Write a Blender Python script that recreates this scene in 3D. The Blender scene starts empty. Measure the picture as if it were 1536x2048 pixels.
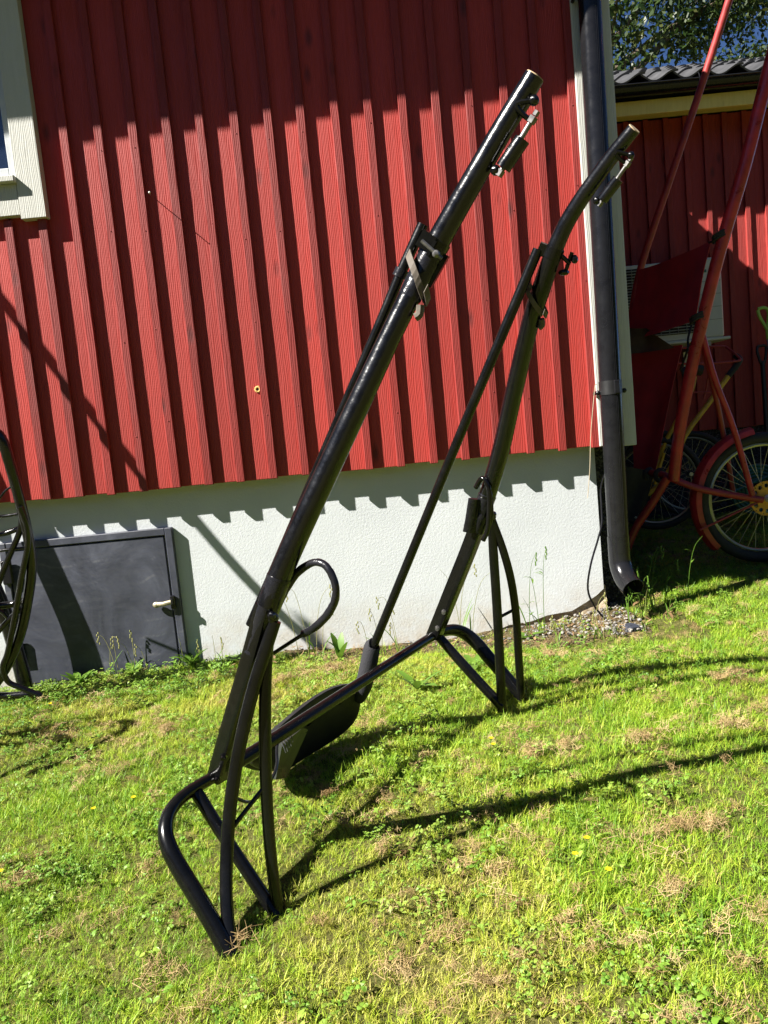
import bpy, bmesh, math, random
import numpy as np
from mathutils import Vector, Matrix

# ------------------------------------------------------------------ camera, world, sun, exposure
scn = bpy.context.scene
COL = scn.collection
SUN = Vector((2.2, 1.0, -2.2)).normalized()          # direction the light travels

cam_d = bpy.data.cameras.new('camera'); cam = bpy.data.objects.new('camera', cam_d); COL.objects.link(cam)
cam_d.sensor_fit = 'VERTICAL'; cam_d.sensor_height = 36; cam_d.sensor_width = 27
cam_d.lens = 1538 / 2048 * 36; cam_d.clip_start = 0.05; cam_d.clip_end = 500
PITCH, ROLL = math.radians(5.83), math.radians(5.524)
cam.matrix_world = (Matrix.Translation((0, 0, 1.0)) @ Matrix.Rotation(math.pi / 2 - PITCH, 4, 'X')
                    @ Matrix.Rotation(-ROLL, 4, 'Z'))
scn.camera = cam
scn.render.resolution_x = 768; scn.render.resolution_y = 1024

world = bpy.data.worlds.new('World'); scn.world = world; world.use_nodes = True
wn = world.node_tree; wn.nodes.clear()
sky = wn.nodes.new('ShaderNodeTexSky'); sky.sky_type = 'NISHITA'; sky.sun_disc = False
sky.sun_elevation = math.asin(-SUN.z); sky.sun_rotation = math.atan2(-SUN.x, -SUN.y)
sky.altitude = 2000; sky.air_density = 0.45; sky.dust_density = 0.0; sky.ozone_density = 6.0
bg = wn.nodes.new('ShaderNodeBackground'); bg.inputs['Strength'].default_value = 0.05
wo = wn.nodes.new('ShaderNodeOutputWorld')
wn.links.new(sky.outputs[0], bg.inputs[0]); wn.links.new(bg.outputs[0], wo.inputs[0])

sun_d = bpy.data.lights.new('sun', 'SUN'); sun_d.energy = 5.0; sun_d.angle = math.radians(0.53); sun_d.color = (1.0, 0.955, 0.88)
sun = bpy.data.objects.new('sun', sun_d); COL.objects.link(sun); sun.location = (-6, -3, 8)
sun.rotation_euler = SUN.to_track_quat('-Z', 'Y').to_euler()

vs = scn.view_settings
vs.view_transform = 'Standard'; vs.look = 'None'; vs.exposure = 1.75; vs.gamma = 1.0; vs.use_curve_mapping = False

rnd = random.Random(7)
nr = np.random.default_rng(7)

# ------------------------------------------------------------------ material helpers
class NT:
    def __init__(s, name):
        s.m = bpy.data.materials.new(name); s.m.use_nodes = True
        s.t = s.m.node_tree; s.n = s.t.nodes; s.l = s.t.links
        s.b = s.n['Principled BSDF']
    def add(s, typ, **kw):
        n = s.n.new(typ)
        for k, v in kw.items():
            if k in n.inputs: n.inputs[k].default_value = v
            else: setattr(n, k, v)
        return n
    def link(s, a, b): s.l.new(a, b)
    def coords(s, scale=(1, 1, 1), kind='Object', rand=0.0):
        tc = s.add('ShaderNodeTexCoord')
        out = tc.outputs[kind]
        if rand:
            oi = s.add('ShaderNodeObjectInfo')
            mul = s.add('ShaderNodeVectorMath', operation='MULTIPLY')
            cmb = s.add('ShaderNodeCombineXYZ')
            for i in range(3): s.link(oi.outputs['Random'], cmb.inputs[i])
            s.link(cmb.outputs[0], mul.inputs[0]); mul.inputs[1].default_value = (rand, rand * 1.7, rand * 2.3)
            ad = s.add('ShaderNodeVectorMath', operation='ADD')
            s.link(out, ad.inputs[0]); s.link(mul.outputs[0], ad.inputs[1]); out = ad.outputs[0]
        mp = s.add('ShaderNodeMapping'); mp.inputs['Scale'].default_value = scale
        s.link(out, mp.inputs[0]); return mp.outputs[0]
    def noise(s, vec, scale, detail=4, rough=0.55, dist=0.0):
        n = s.add('ShaderNodeTexNoise'); n.inputs['Scale'].default_value = scale; n.inputs['Detail'].default_value = detail
        n.inputs['Roughness'].default_value = rough; n.inputs['Distortion'].default_value = dist
        s.link(vec, n.inputs['Vector']); return n.outputs[0]
    def ramp(s, fac, stops):
        r = s.add('ShaderNodeValToRGB'); e = r.color_ramp.elements
        while len(e) > 1: e.remove(e[0])
        e[0].position = stops[0][0]; e[0].color = (*stops[0][1], 1)
        for p, c in stops[1:]:
            q = e.new(p); q.color = (*c, 1)
        s.link(fac, r.inputs[0]); return r.outputs[0]
    def val(s, fac, lo, hi, a=0.0, b=1.0):
        r = s.add('ShaderNodeMapRange'); r.inputs[1].default_value = a; r.inputs[2].default_value = b
        r.inputs[3].default_value = lo; r.inputs[4].default_value = hi; s.link(fac, r.inputs[0]); return r.outputs[0]
    def mix(s, fac, a, b, mode='MIX'):
        m = s.add('ShaderNodeMix', data_type='RGBA', blend_type=mode)
        for i, v in ((0, fac), (6, a), (7, b)):
            if hasattr(v, 'is_linked'): s.link(v, m.inputs[i])
            elif i == 0: m.inputs[0].default_value = v
            else: m.inputs[i].default_value = (*v, 1)
        return m.outputs[2]
    def math(s, op, a, b=0.5):
        m = s.add('ShaderNodeMath', operation=op)
        for i, v in ((0, a), (1, b)):
            if hasattr(v, 'is_linked'): s.link(v, m.inputs[i])
            else: m.inputs[i].default_value = v
        return m.outputs[0]
    def bump(s, h, strength=0.3, dist=0.01, prev=None):
        b = s.add('ShaderNodeBump'); b.inputs['Strength'].default_value = strength; b.inputs['Distance'].default_value = dist
        s.link(h, b.inputs['Height'])
        if prev is not None: s.link(prev, b.inputs['Normal'])
        s.link(b.outputs[0], s.b.inputs['Normal']); return b.outputs[0]
    def set(s, color=None, rough=None, metal=None, spec=None):
        for k, v in (('Base Color', color), ('Roughness', rough), ('Metallic', metal), ('Specular IOR Level', spec)):
            if v is None: continue
            if hasattr(v, 'is_linked'): s.link(v, s.b.inputs[k])
            elif k == 'Base Color': s.b.inputs[k].default_value = (*v, 1)
            else: s.b.inputs[k].default_value = v
        return s

M = {}
def plain(name, color, rough=0.5, metal=0.0, spec=0.5, var=0.12, nscale=18, bump=0.0, bscale=120, bdist=0.002):
    t = NT(name); v = t.coords(rand=3.0)
    n = t.noise(v, nscale, 5)
    lo = tuple(c * (1 - var) for c in color); hi = tuple(min(1, c * (1 + var)) for c in color)
    t.set(t.ramp(n, [(0.3, lo), (0.7, hi)]), t.val(n, max(0.02, rough - 0.08), min(1, rough + 0.1), 0.3, 0.7), metal, spec)
    if bump: t.bump(t.noise(v, bscale, 4), bump, bdist)
    M[name] = t.m; return t

def wood_paint(name, col, dark, worn, rough=0.62, grain=0.75, wear_amt=0.62, wear=0.5):
    """sawn timber with opaque paint: grain relief, knots, saw marks; colour varies per board"""
    t = NT(name)
    oi = t.add('ShaderNodeObjectInfo')
    v = t.coords((1, 1, 1), rand=19.0)
    vz = t.coords((70, 70, 5.5), rand=19.0)
    vk = t.coords((9, 9, 2.6), rand=31.0)
    warp = t.noise(vk, 1.0, 3, 0.5)
    # cathedral grain: rings distorted by low noise
    w = t.add('ShaderNodeTexWave', wave_type='BANDS', bands_direction='X')
    w.inputs['Scale'].default_value = 9.0; w.inputs['Distortion'].default_value = 9.0
    w.inputs['Detail'].default_value = 2.5; w.inputs['Detail Scale'].default_value = 0.9
    vw = t.coords((4.5, 4.5, 0.55), rand=13.0); t.link(vw, w.inputs['Vector'])
    fine = t.noise(vz, 1.0, 5, 0.65)
    saw = t.noise(t.coords((14, 14, 240), rand=7.0), 1.0, 2, 0.5)
    vor = t.add('ShaderNodeTexVoronoi', feature='F1'); vor.inputs['Scale'].default_value = 1.0
    t.link(t.coords((7, 7, 2.7), rand=23.0), vor.inputs['Vector'])
    knot = t.val(vor.outputs['Distance'], 1.0, 0.0, 0.05, 0.15)
    tone = t.mix(oi.outputs['Random'], tuple(c * 0.78 for c in col), tuple(min(1, c * 1.10) for c in col))
    c1 = t.mix(t.math('MULTIPLY', t.val(fine, 0, 1, 0.35, 0.7), 0.22), tone, dark)
    c1 = t.mix(t.math('MULTIPLY', knot, 0.85), c1, tuple(x * .6 for x in dark))
    patch = t.noise(t.coords((3.5, 3.5, 1.0), rand=41.0), 1.0, 6, 0.7)
    c1 = t.mix(t.math('MULTIPLY', t.val(patch, 0, 1, wear_amt, wear_amt + 0.14), wear), c1, worn)
    t.set(c1, t.val(fine, rough - 0.12, rough + 0.15, 0.3, 0.7), 0.0, 0.4)
    h = t.math('ADD', t.math('MULTIPLY', w.outputs[1], 0.55), t.math('MULTIPLY', fine, 0.9))
    h = t.math('ADD', h, t.math('MULTIPLY', saw, 0.22))
    h = t.math('ADD', h, t.math('MULTIPLY', knot, -0.9))
    t.bump(h, grain, 0.0032)
    M[name] = t.m

wood_paint('red_board', (0.335, 0.031, 0.023), (0.18, 0.018, 0.015), (0.26, 0.044, 0.036), grain=0.42)
wood_paint('red_batten', (0.215, 0.019, 0.015), (0.11, 0.012, 0.010), (0.155, 0.031, 0.028), grain=0.42, wear_amt=0.54, wear=0.6)
wood_paint('shed_board', (0.30, 0.032, 0.026), (0.17, 0.020, 0.017), (0.33, 0.060, 0.05))
wood_paint('white_board', (0.52, 0.52, 0.475), (0.31, 0.31, 0.27), (0.42, 0.41, 0.36), rough=0.6, grain=0.35, wear_amt=0.58, wear=0.35)
wood_paint('raw_pine', (0.78, 0.64, 0.20), (0.45, 0.33, 0.08), (0.58, 0.44, 0.13), grain=0.4)

def mk_plaster():
    t = NT('plaster'); v = t.coords()
    n1 = t.noise(v, 2.2, 6, 0.6); n2 = t.noise(v, 190, 3, 0.6); n3 = t.noise(v, 85, 4, 0.6)
    c = t.ramp(n1, [(0.25, (0.44, 0.465, 0.475)), (0.6, (0.505, 0.53, 0.54)), (0.8, (0.535, 0.555, 0.565))])
    sx = t.add('ShaderNodeSeparateXYZ'); t.link(v, sx.inputs[0])
    dirt = t.math('MULTIPLY', t.val(sx.outputs[2], 1.0, 0.0, -0.08, 0.24), t.val(t.noise(v, 7, 6, 0.7), 0.0, 1.0, 0.38, 0.68))
    c = t.mix(dirt, c, (0.36, 0.29, 0.19))
    t.set(c, 0.9, 0, 0.2)
    h = t.math('ADD', t.math('MULTIPLY', n2, 0.7), n3)
    t.bump(h, 0.32, 0.0045); M['plaster'] = t.m
mk_plaster()

def mk_agg(name, a, b, c, scale=95, bump=0.8):
    t = NT(name); v = t.coords()
    vor = t.add('ShaderNodeTexVoronoi'); vor.inputs['Scale'].default_value = scale; t.link(v, vor.inputs['Vector'])
    sep = t.add('ShaderNodeSeparateColor'); t.link(vor.outputs['Color'], sep.inputs[0])
    col = t.ramp(sep.outputs[0], [(0.0, a), (0.5, b), (1.0, c)])
    n = t.noise(v, 6, 5)
    col = t.mix(t.val(n, 0, 0.5, 0.4, 0.7), col, a)
    t.set(col, 0.9, 0, 0.2); t.bump(t.math('SUBTRACT', n, vor.outputs['Distance']), bump, 0.008); M[name] = t.m
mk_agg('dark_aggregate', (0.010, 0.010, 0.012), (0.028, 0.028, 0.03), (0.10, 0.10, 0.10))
mk_agg('footing', (0.34, 0.26, 0.16), (0.46, 0.37, 0.25), (0.55, 0.47, 0.36), 40, 0.6)
mk_agg('soil', (0.045, 0.032, 0.016), (0.09, 0.066, 0.03), (0.16, 0.12, 0.06), 160, 0.8)
mk_agg('gravel', (0.10, 0.095, 0.085), (0.20, 0.185, 0.165), (0.33, 0.31, 0.28), 60, 0.3)

def mk_black(name, base, r0, r1, bump=0.25, bscale=60, dust=0.0, chips=False, spec=0.36):
    t = NT(name); v = t.coords(rand=5.0)
    n = t.noise(v, 22, 6, 0.65); n2 = t.noise(v, bscale, 3, 0.5)
    c = t.ramp(n, [(0.3, base), (0.8, tuple(x * 1.7 for x in base))])
    if dust: c = t.mix(t.val(t.noise(v, 9, 6, 0.7), 0, dust, 0.5, 0.75), c, (0.075, 0.07, 0.06))
    r = t.val(n, r0, r1, 0.3, 0.7)
    if chips:
        ch = t.val(t.noise(v, 210, 2, 0.5), 0, 1, 0.735, 0.755)
        c = t.mix(ch, c, (0.45, 0.45, 0.43))
    t.set(c, r, 0, spec); t.bump(n2, bump, 0.003)
    M[name] = t.m
mk_black('black_gloss', (0.0022, 0.0022, 0.0028), 0.15, 0.29, 0.28, 60, dust=0.03, spec=0.55)
mk_black('black_lump', (0.007, 0.007, 0.009), 0.16, 0.32, 0.45, 75, dust=0.08)
mk_black('black_satin', (0.0025, 0.0025, 0.0025), 0.14, 0.28, 0.10, 90, dust=0.04)
mk_black('black_plastic', (0.007, 0.007, 0.008), 0.14, 0.24, 0.012, 25, dust=0.02, spec=0.32)
mk_black('foam', (0.016, 0.016, 0.019), 0.75, 0.95, 0.6, 260)
mk_black('rubber', (0.018, 0.018, 0.017), 0.65, 0.85, 0.3, 120, dust=0.4)
mk_black('seat_vinyl', (0.011, 0.011, 0.012), 0.42, 0.6, 0.25, 240, dust=0.2)

def mk_hatch():
    t = NT('hatch_metal'); v = t.coords()
    n = t.noise(v, 3.0, 6, 0.7, 1.2); n2 = t.noise(t.coords((2.2, 2.2, 9)), 3.0, 5, 0.7, 2.0)
    w = t.add('ShaderNodeTexWave', wave_type='RINGS'); w.inputs['Scale'].default_value = 3.3; w.inputs['Distortion'].default_value = 3.5
    w.inputs['Detail'].default_value = 3; w.inputs['Detail Scale'].default_value = 1.4; t.link(v, w.inputs['Vector'])
    scr = t.math('MULTIPLY', t.val(w.outputs[1], 0, 1, 0.93, 1.0), t.val(n, 0, 1, 0.5, 0.62))
    c = t.ramp(n, [(0.25, (0.016, 0.018, 0.026)), (0.5, (0.042, 0.046, 0.064)), (0.75, (0.088, 0.095, 0.125))])
    c = t.mix(t.val(n2, 0, 0.5, 0.5, 0.7), c, (0.035, 0.037, 0.047))
    c = t.mix(t.math('MULTIPLY', scr, 0.45), c, (0.14, 0.14, 0.15))
    t.set(c, t.val(n2, 0.38, 0.62, 0.3, 0.7), 0.0, 0.5); t.bump(n, 0.05, 0.003); M['hatch_metal'] = t.m
mk_hatch()

plain('strap_leather', (0.085, 0.068, 0.052), 0.7, var=0.3, nscale=60, bump=0.4)
plain('cut_wood', (0.33, 0.24, 0.14), 0.85, var=0.35, nscale=70, bump=0.5)
plain('steel', (0.42, 0.42, 0.42), 0.35, 0.9, var=0.2)
plain('dull_steel', (0.16, 0.155, 0.15), 0.42, 0.8, var=0.3, nscale=60)
plain('old_brass', (0.36, 0.32, 0.22), 0.45, 0.6, var=0.35, nscale=60)
plain('cable_tie', (0.06, 0.062, 0.065), 0.5)
plain('panel_grey', (0.022, 0.025, 0.02), 0.3, var=0.25)
plain('red_metal', (0.36, 0.021, 0.027), 0.33, var=0.35, nscale=14, bump=0.1)
plain('faded_red_metal', (0.27, 0.025, 0.024), 0.45, var=0.3, nscale=20)
plain('canvas_red', (0.36, 0.030, 0.038), 0.85, var=0.2, nscale=10, bump=0.35, bscale=700, bdist=0.001)
plain('canvas_brown', (0.06, 0.045, 0.03), 0.8, var=0.3)
plain('yellow_paint', (0.52, 0.33, 0.03), 0.4, var=0.2)
plain('sprocket_yellow', (0.62, 0.30, 0.025), 0.45, var=0.15)
plain('rim_metal', (0.42, 0.40, 0.26), 0.35, 0.7, var=0.2)
plain('pump_white', (0.46, 0.48, 0.43), 0.5, var=0.06, nscale=6)
plain('pump_grille', (0.20, 0.21, 0.18), 0.55)
plain('lime_plastic', (0.30, 0.52, 0.08), 0.4)
plain('grey_plastic', (0.011, 0.011, 0.012), 0.4)
plain('alu', (0.35, 0.42, 0.55), 0.35, 0.5)
plain('roof_tile', (0.045, 0.045, 0.048), 0.55, var=0.3, nscale=9, bump=0.3)
plain('roof_felt', (0.03, 0.03, 0.032), 0.8, var=0.3)
plain('terracotta', (0.28, 0.10, 0.05), 0.8)
plain('hose_green', (0.02, 0.10, 0.07), 0.45)
plain('insulation', (0.62, 0.45, 0.16), 0.9, bump=0.6)
plain('dark_void', (0.012, 0.009, 0.008), 0.95)
plain('white_plastic', (0.75, 0.75, 0.72), 0.4)
plain('bark', (0.10, 0.075, 0.05), 0.9, var=0.4, nscale=8, bump=0.8, bscale=30, bdist=0.03)
plain('sash_white', (0.42, 0.44, 0.45), 0.45, var=0.08)
plain('twine', (0.35, 0.29, 0.20), 0.8)
plain('dark_room', (0.03, 0.03, 0.03), 0.9)

def mk_glass():
    t = NT('window_glass'); t.set((0.010, 0.016, 0.03), 0.03, 0.0, 1.0); t.b.inputs['IOR'].default_value = 1.6; M['window_glass'] = t.m
mk_glass()

def mk_leaf(name, stops, trans=0.35, rough=0.5, attr=None, spec=0.35):
    """thin foliage: diffuse + translucent; colour by per-instance tone + randomness"""
    t = NT(name)
    oi = t.add('ShaderNodeObjectInfo')
    if attr:
        at = t.add('ShaderNodeAttribute'); at.attribute_type = attr; at.attribute_name = 'tone'
        f = t.math('ADD', t.math('MULTIPLY', at.outputs['Fac'], 0.75), t.math('MULTIPLY', oi.outputs['Random'], 0.25))
    else:
        f = t.noise(t.coords(), 1.4, 5)
    g = t.add('ShaderNodeNewGeometry')
    f2 = t.math('ADD', f, t.math('MULTIPLY', t.math('SUBTRACT', g.outputs['Random Per Island'], 0.5), 0.35))
    c = t.ramp(f2, stops)
    t.set(c, rough, 0, spec)
    tr = t.add('ShaderNodeBsdfTranslucent'); t.link(c, tr.inputs[0])
    mx = t.add('ShaderNodeMixShader'); mx.inputs[0].default_value = trans
    out = t.n['Material Output']
    t.link(t.b.outputs[0], mx.inputs[1]); t.link(tr.outputs[0], mx.inputs[2]); t.link(mx.outputs[0], out.inputs[0])
    M[name] = t.m
mk_leaf('grass_blade', [(0.0, (0.10, 0.235, 0.014)), (0.35, (0.25, 0.41, 0.026)), (0.65, (0.41, 0.47, 0.046)), (1.0, (0.55, 0.48, 0.14))], 0.34, 0.5, 'INSTANCER')
mk_leaf('clover_leaf', [(0.0, (0.075, 0.18, 0.020)), (0.5, (0.15, 0.28, 0.030)), (1.0, (0.27, 0.36, 0.055))], 0.3, 0.45, 'INSTANCER')
mk_leaf('hay_straw', [(0.0, (0.20, 0.125, 0.05)), (0.5, (0.34, 0.235, 0.10)), (1.0, (0.48, 0.37, 0.19))], 0.15, 0.7, 'INSTANCER')
mk_leaf('weed_leaf', [(0.2, (0.07, 0.17, 0.02)), (0.8, (0.16, 0.26, 0.03))], 0.35, 0.45)
mk_leaf('stalk', [(0.2, (0.16, 0.20, 0.05)), (0.8, (0.34, 0.30, 0.12))], 0.2, 0.6)
mk_leaf('tree_leaf', [(0.2, (0.014, 0.034, 0.006)), (0.5, (0.030, 0.056, 0.009)), (0.85, (0.085, 0.09, 0.02))], 0.35, 0.45)
mk_leaf('dead_leaf', [(0.2, (0.11, 0.065, 0.03)), (0.5, (0.20, 0.12, 0.055)), (0.8, (0.34, 0.24, 0.12))], 0.15, 0.7)
mk_leaf('petal', [(0.2, (0.75, 0.55, 0.01)), (0.8, (0.85, 0.66, 0.02))], 0.3, 0.4)

def mk_lawn():
    t = NT('lawn_soil'); v = t.coords()
    n = t.noise(v, 3.0, 6, 0.65); n2 = t.noise(v, 90, 5, 0.7)
    c = t.ramp(n2, [(0.3, (0.05, 0.05, 0.014)), (0.5, (0.13, 0.125, 0.035)), (0.7, (0.24, 0.20, 0.08))])
    c = t.mix(t.val(n, 0, 0.5, 0.45, 0.6), c, (0.06, 0.085, 0.015))
    t.set(c, 0.95, 0, 0.1); t.bump(n2, 1.0, 0.02); M['lawn_soil'] = t.m
mk_lawn()

# ------------------------------------------------------------------ mesh helpers
def link(o): COL.objects.link(o); return o
class MB:
    def __init__(s): s.v = []; s.f = []
    def add(s, vs, fs):
        b = len(s.v); s.v += [tuple(map(float, p)) for p in vs]; s.f += [tuple(i + b for i in f) for f in fs]; return s
    def box(s, x0, x1, y0, y1, z0, z1, bev=0.0):
        if bev <= 0:
            return s.add([(x0, y0, z0), (x1, y0, z0), (x1, y1, z0), (x0, y1, z0), (x0, y0, z1), (x1, y0, z1), (x1, y1, z1), (x0, y1, z1)],
                         [(0, 3, 2, 1), (4, 5, 6, 7), (0, 1, 5, 4), (1, 2, 6, 5), (2, 3, 7, 6), (3, 0, 4, 7)])
        b = bev                                   # vertical long edges chamfered (octagonal prism) with chamfered ends
        def ring(z, i): return [(x0 + b + i, y0 + i, z), (x1 - b - i, y0 + i, z), (x1 - i, y0 + b + i, z), (x1 - i, y1 - b - i, z),
                                (x1 - b - i, y1 - i, z), (x0 + b + i, y1 - i, z), (x0 + i, y1 - b - i, z), (x0 + i, y0 + b + i, z)]
        vs = ring(z0, b * .6) + ring(z0 + b, 0) + ring(z1 - b, 0) + ring(z1, b * .6)
        fs = [tuple(range(7, -1, -1)), tuple(range(24, 32))]
        for k in range(3):
            for i in range(8):
                j = (i + 1) % 8; fs.append((k * 8 + i, k * 8 + j, k * 8 + 8 + j, k * 8 + 8 + i))
        return s.add(vs, fs)
    def obox(s, c, ax, ay, az):                   # oriented box: centre and half-axis vectors
        c = Vector(c); ax, ay, az = map(Vector, (ax, ay, az)); vs = []
        for k in (-1, 1):
            for j in (-1, 1):
                for i in (-1, 1): vs.append(c + ax * i + ay * j + az * k)
        return s.add(vs, [(0, 2, 3, 1), (4, 5, 7, 6), (0, 1, 5, 4), (2, 6, 7, 3), (1, 3, 7, 5), (0, 4, 6, 2)])
    def tube(s, pts, r=None, n=12, flat=(1, 1), up=None, power=2.0, caps=True, smooth=0, jitter=0.0):
        P = [Vector(p[:3]) for p in pts]
        R = [p[3] if len(p) > 3 else r for p in pts] if r is None or len(pts[0]) > 3 else [r] * len(P)
        if r is not None and len(pts[0]) > 3 and isinstance(r, (int, float)): R = [r] * len(P)
        if smooth and len(P) > 2:
            Q, S = [], []
            for i in range(len(P) - 1):
                p0 = P[i - 1] if i > 0 else P[i] * 2 - P[i + 1]; p1, p2 = P[i], P[i + 1]; p3 = P[i + 2] if i + 2 < len(P) else P[i + 1] * 2 - P[i]
                for k in range(smooth):
                    t = k / smooth
                    Q.append(0.5 * (2 * p1 + (p2 - p0) * t + (2 * p0 - 5 * p1 + 4 * p2 - p3) * t * t + (3 * p1 - p0 - 3 * p2 + p3) * t ** 3))
                    S.append(R[i] + (R[i + 1] - R[i]) * t)
            P, R = Q + [P[-1]], S + [R[-1]]
        N = len(P); T = []
        for i in range(N):
            d = P[min(i + 1, N - 1)] - P[max(i - 1, 0)]; T.append(d.normalized())
        u = Vector(up) if up else (Vector((0, 0, 1)) if abs(T[0].z) < .9 else Vector((1, 0, 0)))
        vs = []
        for i in range(N):
            u = (u - T[i] * u.dot(T[i])).normalized(); w = T[i].cross(u)
            for k in range(n):
                a = 2 * math.pi * k / n; ca, sa = math.cos(a), math.sin(a)
                q = (abs(ca) ** power + abs(sa) ** power) ** (-1 / power)
                rr = R[i] * (1 + (rnd.uniform(-jitter, jitter) if jitter else 0))
                vs.append(P[i] + u * (ca * q * rr * flat[0]) + w * (sa * q * rr * flat[1]))
        fs = []
        for i in range(N - 1):
            for k in range(n):
                j = (k + 1) % n; fs.append((i * n + k, i * n + j, i * n + n + j, i * n + n + k))
        if caps:
            fs.append(tuple(range(n - 1, -1, -1))); fs.append(tuple((N - 1) * n + k for k in range(n)))
        return s.add(vs, fs)
    def ball(s, c, r, n=8, m=6, sc=(1, 1, 1)):
        vs = [(c[0], c[1], c[2] + r * sc[2])]; fs = []
        for i in range(1, m):
            p = math.pi * i / m
            for k in range(n):
                a = 2 * math.pi * k / n
                vs.append((c[0] + r * sc[0] * math.sin(p) * math.cos(a), c[1] + r * sc[1] * math.sin(p) * math.sin(a), c[2] + r * sc[2] * math.cos(p)))
        vs.append((c[0], c[1], c[2] - r * sc[2])); L = len(vs) - 1
        for k in range(n):
            fs.append((0, 1 + k, 1 + (k + 1) % n)); fs.append((L, L - n + (k + 1) % n, L - n + k))
        for i in range(m - 2):
            for k in range(n):
                j = (k + 1) % n; a = 1 + i * n
                fs.append((a + k, a + n + k, a + n + j, a + j))
        return s.add(vs, fs)
    def torus(s, c, R, r, axis, n=40, m=10, sc=1.0):
        ax = Vector(axis).normalized(); u = ax.orthogonal().normalized(); w = ax.cross(u); vs = []; fs = []
        for i in range(n):
            a = 2 * math.pi * i / n; d = u * math.cos(a) + w * math.sin(a)
            for k in range(m):
                b = 2 * math.pi * k / m; vs.append(Vector(c) + d * (R + r * math.cos(b)) + ax * (r * sc * math.sin(b)))
        for i in range(n):
            for k in range(m):
                fs.append((i * m + k, ((i + 1) % n) * m + k, ((i + 1) % n) * m + (k + 1) % m, i * m + (k + 1) % m))
        return s.add(vs, fs)
    def prism(s, poly, d):                        # planar polygon (3D points) extruded by vector d
        n = len(poly); d = Vector(d); P = [Vector(p) for p in poly]
        return s.add(P + [p + d for p in P], [tuple(range(n - 1, -1, -1)), tuple(range(n, 2 * n))] +
                     [(i, (i + 1) % n, n + (i + 1) % n, n + i) for i in range(n)])
    def build(s, name, mat, parent=None, origin=None, smooth=False):
        o0 = Vector(origin) if origin is not None else (Vector(parent['o']) if parent is not None and 'o' in parent else Vector((0, 0, 0)))
        me = bpy.data.meshes.new(name)
        me.from_pydata([tuple(Vector(p) - o0) for p in s.v], [], s.f)
        bm = bmesh.new(); bm.from_mesh(me); bmesh.ops.recalc_face_normals(bm, faces=bm.faces); bm.to_mesh(me); bm.free()
        me.materials.append(M[mat])
        if smooth:
            me.polygons.foreach_set('use_smooth', [True] * len(me.polygons))
            try: me.set_sharp_from_angle(angle=math.radians(42))
            except Exception: pass
        o = link(bpy.data.objects.new(name, me))
        if parent is not None:
            o.parent = parent; po = Vector(parent['o']) if 'o' in parent else Vector((0, 0, 0))
            o.location = o0 - po; o['o'] = tuple(o0)
        else:
            o.location = o0; o['o'] = tuple(o0)
        ALL.append(o)
        return o
ALL = []
def tag(o, label, cat, group=None):
    o['label'] = label; o['category'] = cat
    if group: o['group'] = group
    return o
def thing(name, label, cat, loc, group=None):
    o = link(bpy.data.objects.new(name, None)); o.location = loc; o['o'] = tuple(loc); o.empty_display_size = 0.1
    ALL.append(o); return tag(o, label, cat, group)
def copy_part(src, parent, loc):                   # a copied part sharing its mesh; loc in world
    o = src.copy(); COL.objects.link(o); o.parent = parent; o.location = Vector(loc) - Vector(parent['o']); o['o'] = tuple(loc); ALL.append(o); return o

def ground(x, y):
    return np.where(x < 0, 0.040 * x, 0.015 * np.minimum(x, 1.6)) + 0.012 * (np.clip(y, -5, 8) - 2) + 0.03 * np.clip((x - 1.1) / 0.7, 0, 1) * np.clip((y - 3.2) / .6, 0, 1) - 0.020 * np.clip((2 - y) / .6, 0, 1) - 0.055 * np.exp(-((x - .2) / .6) ** 2) * np.clip((y - 3.0) / .55, 0, 1)
def gz(x, y): return float(ground(np.array(x), np.array(y)))

# ------------------------------------------------------------------ lawn sheet
def grid_lawn():
    xs = np.unique(np.concatenate([np.linspace(-120, -4, 20), np.linspace(-4, 4.5, 120), np.linspace(4.5, 120, 20)]))
    ys = np.unique(np.concatenate([np.linspace(-60, 0, 14), np.linspace(0, 7, 100), np.linspace(7, 160, 20)]))
    X, Y = np.meshgrid(xs, ys); Z = ground(np.clip(X, -4, 9), Y)
    near = (np.abs(X) < 4.5) & (Y > 0) & (Y < 7)
    Z = Z + near * (0.010 * np.sin(X * 5.1 + Y * 2.3) * np.sin(Y * 4.7 - X * 1.9) + 0.006 * np.sin(X * 13 + 1.3 * Y) * np.cos(Y * 11))
    V = np.stack([X, Y, Z], -1).reshape(-1, 3); nx = len(xs)
    F = [(j * nx + i, j * nx + i + 1, (j + 1) * nx + i + 1, (j + 1) * nx + i) for j in range(len(ys) - 1) for i in range(nx - 1)]
    mb = MB(); mb.v = [tuple(v) for v in V]; mb.f = F
    o = mb.build('lawn', 'lawn_soil', smooth=True); o['kind'] = 'structure'
grid_lawn()

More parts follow.
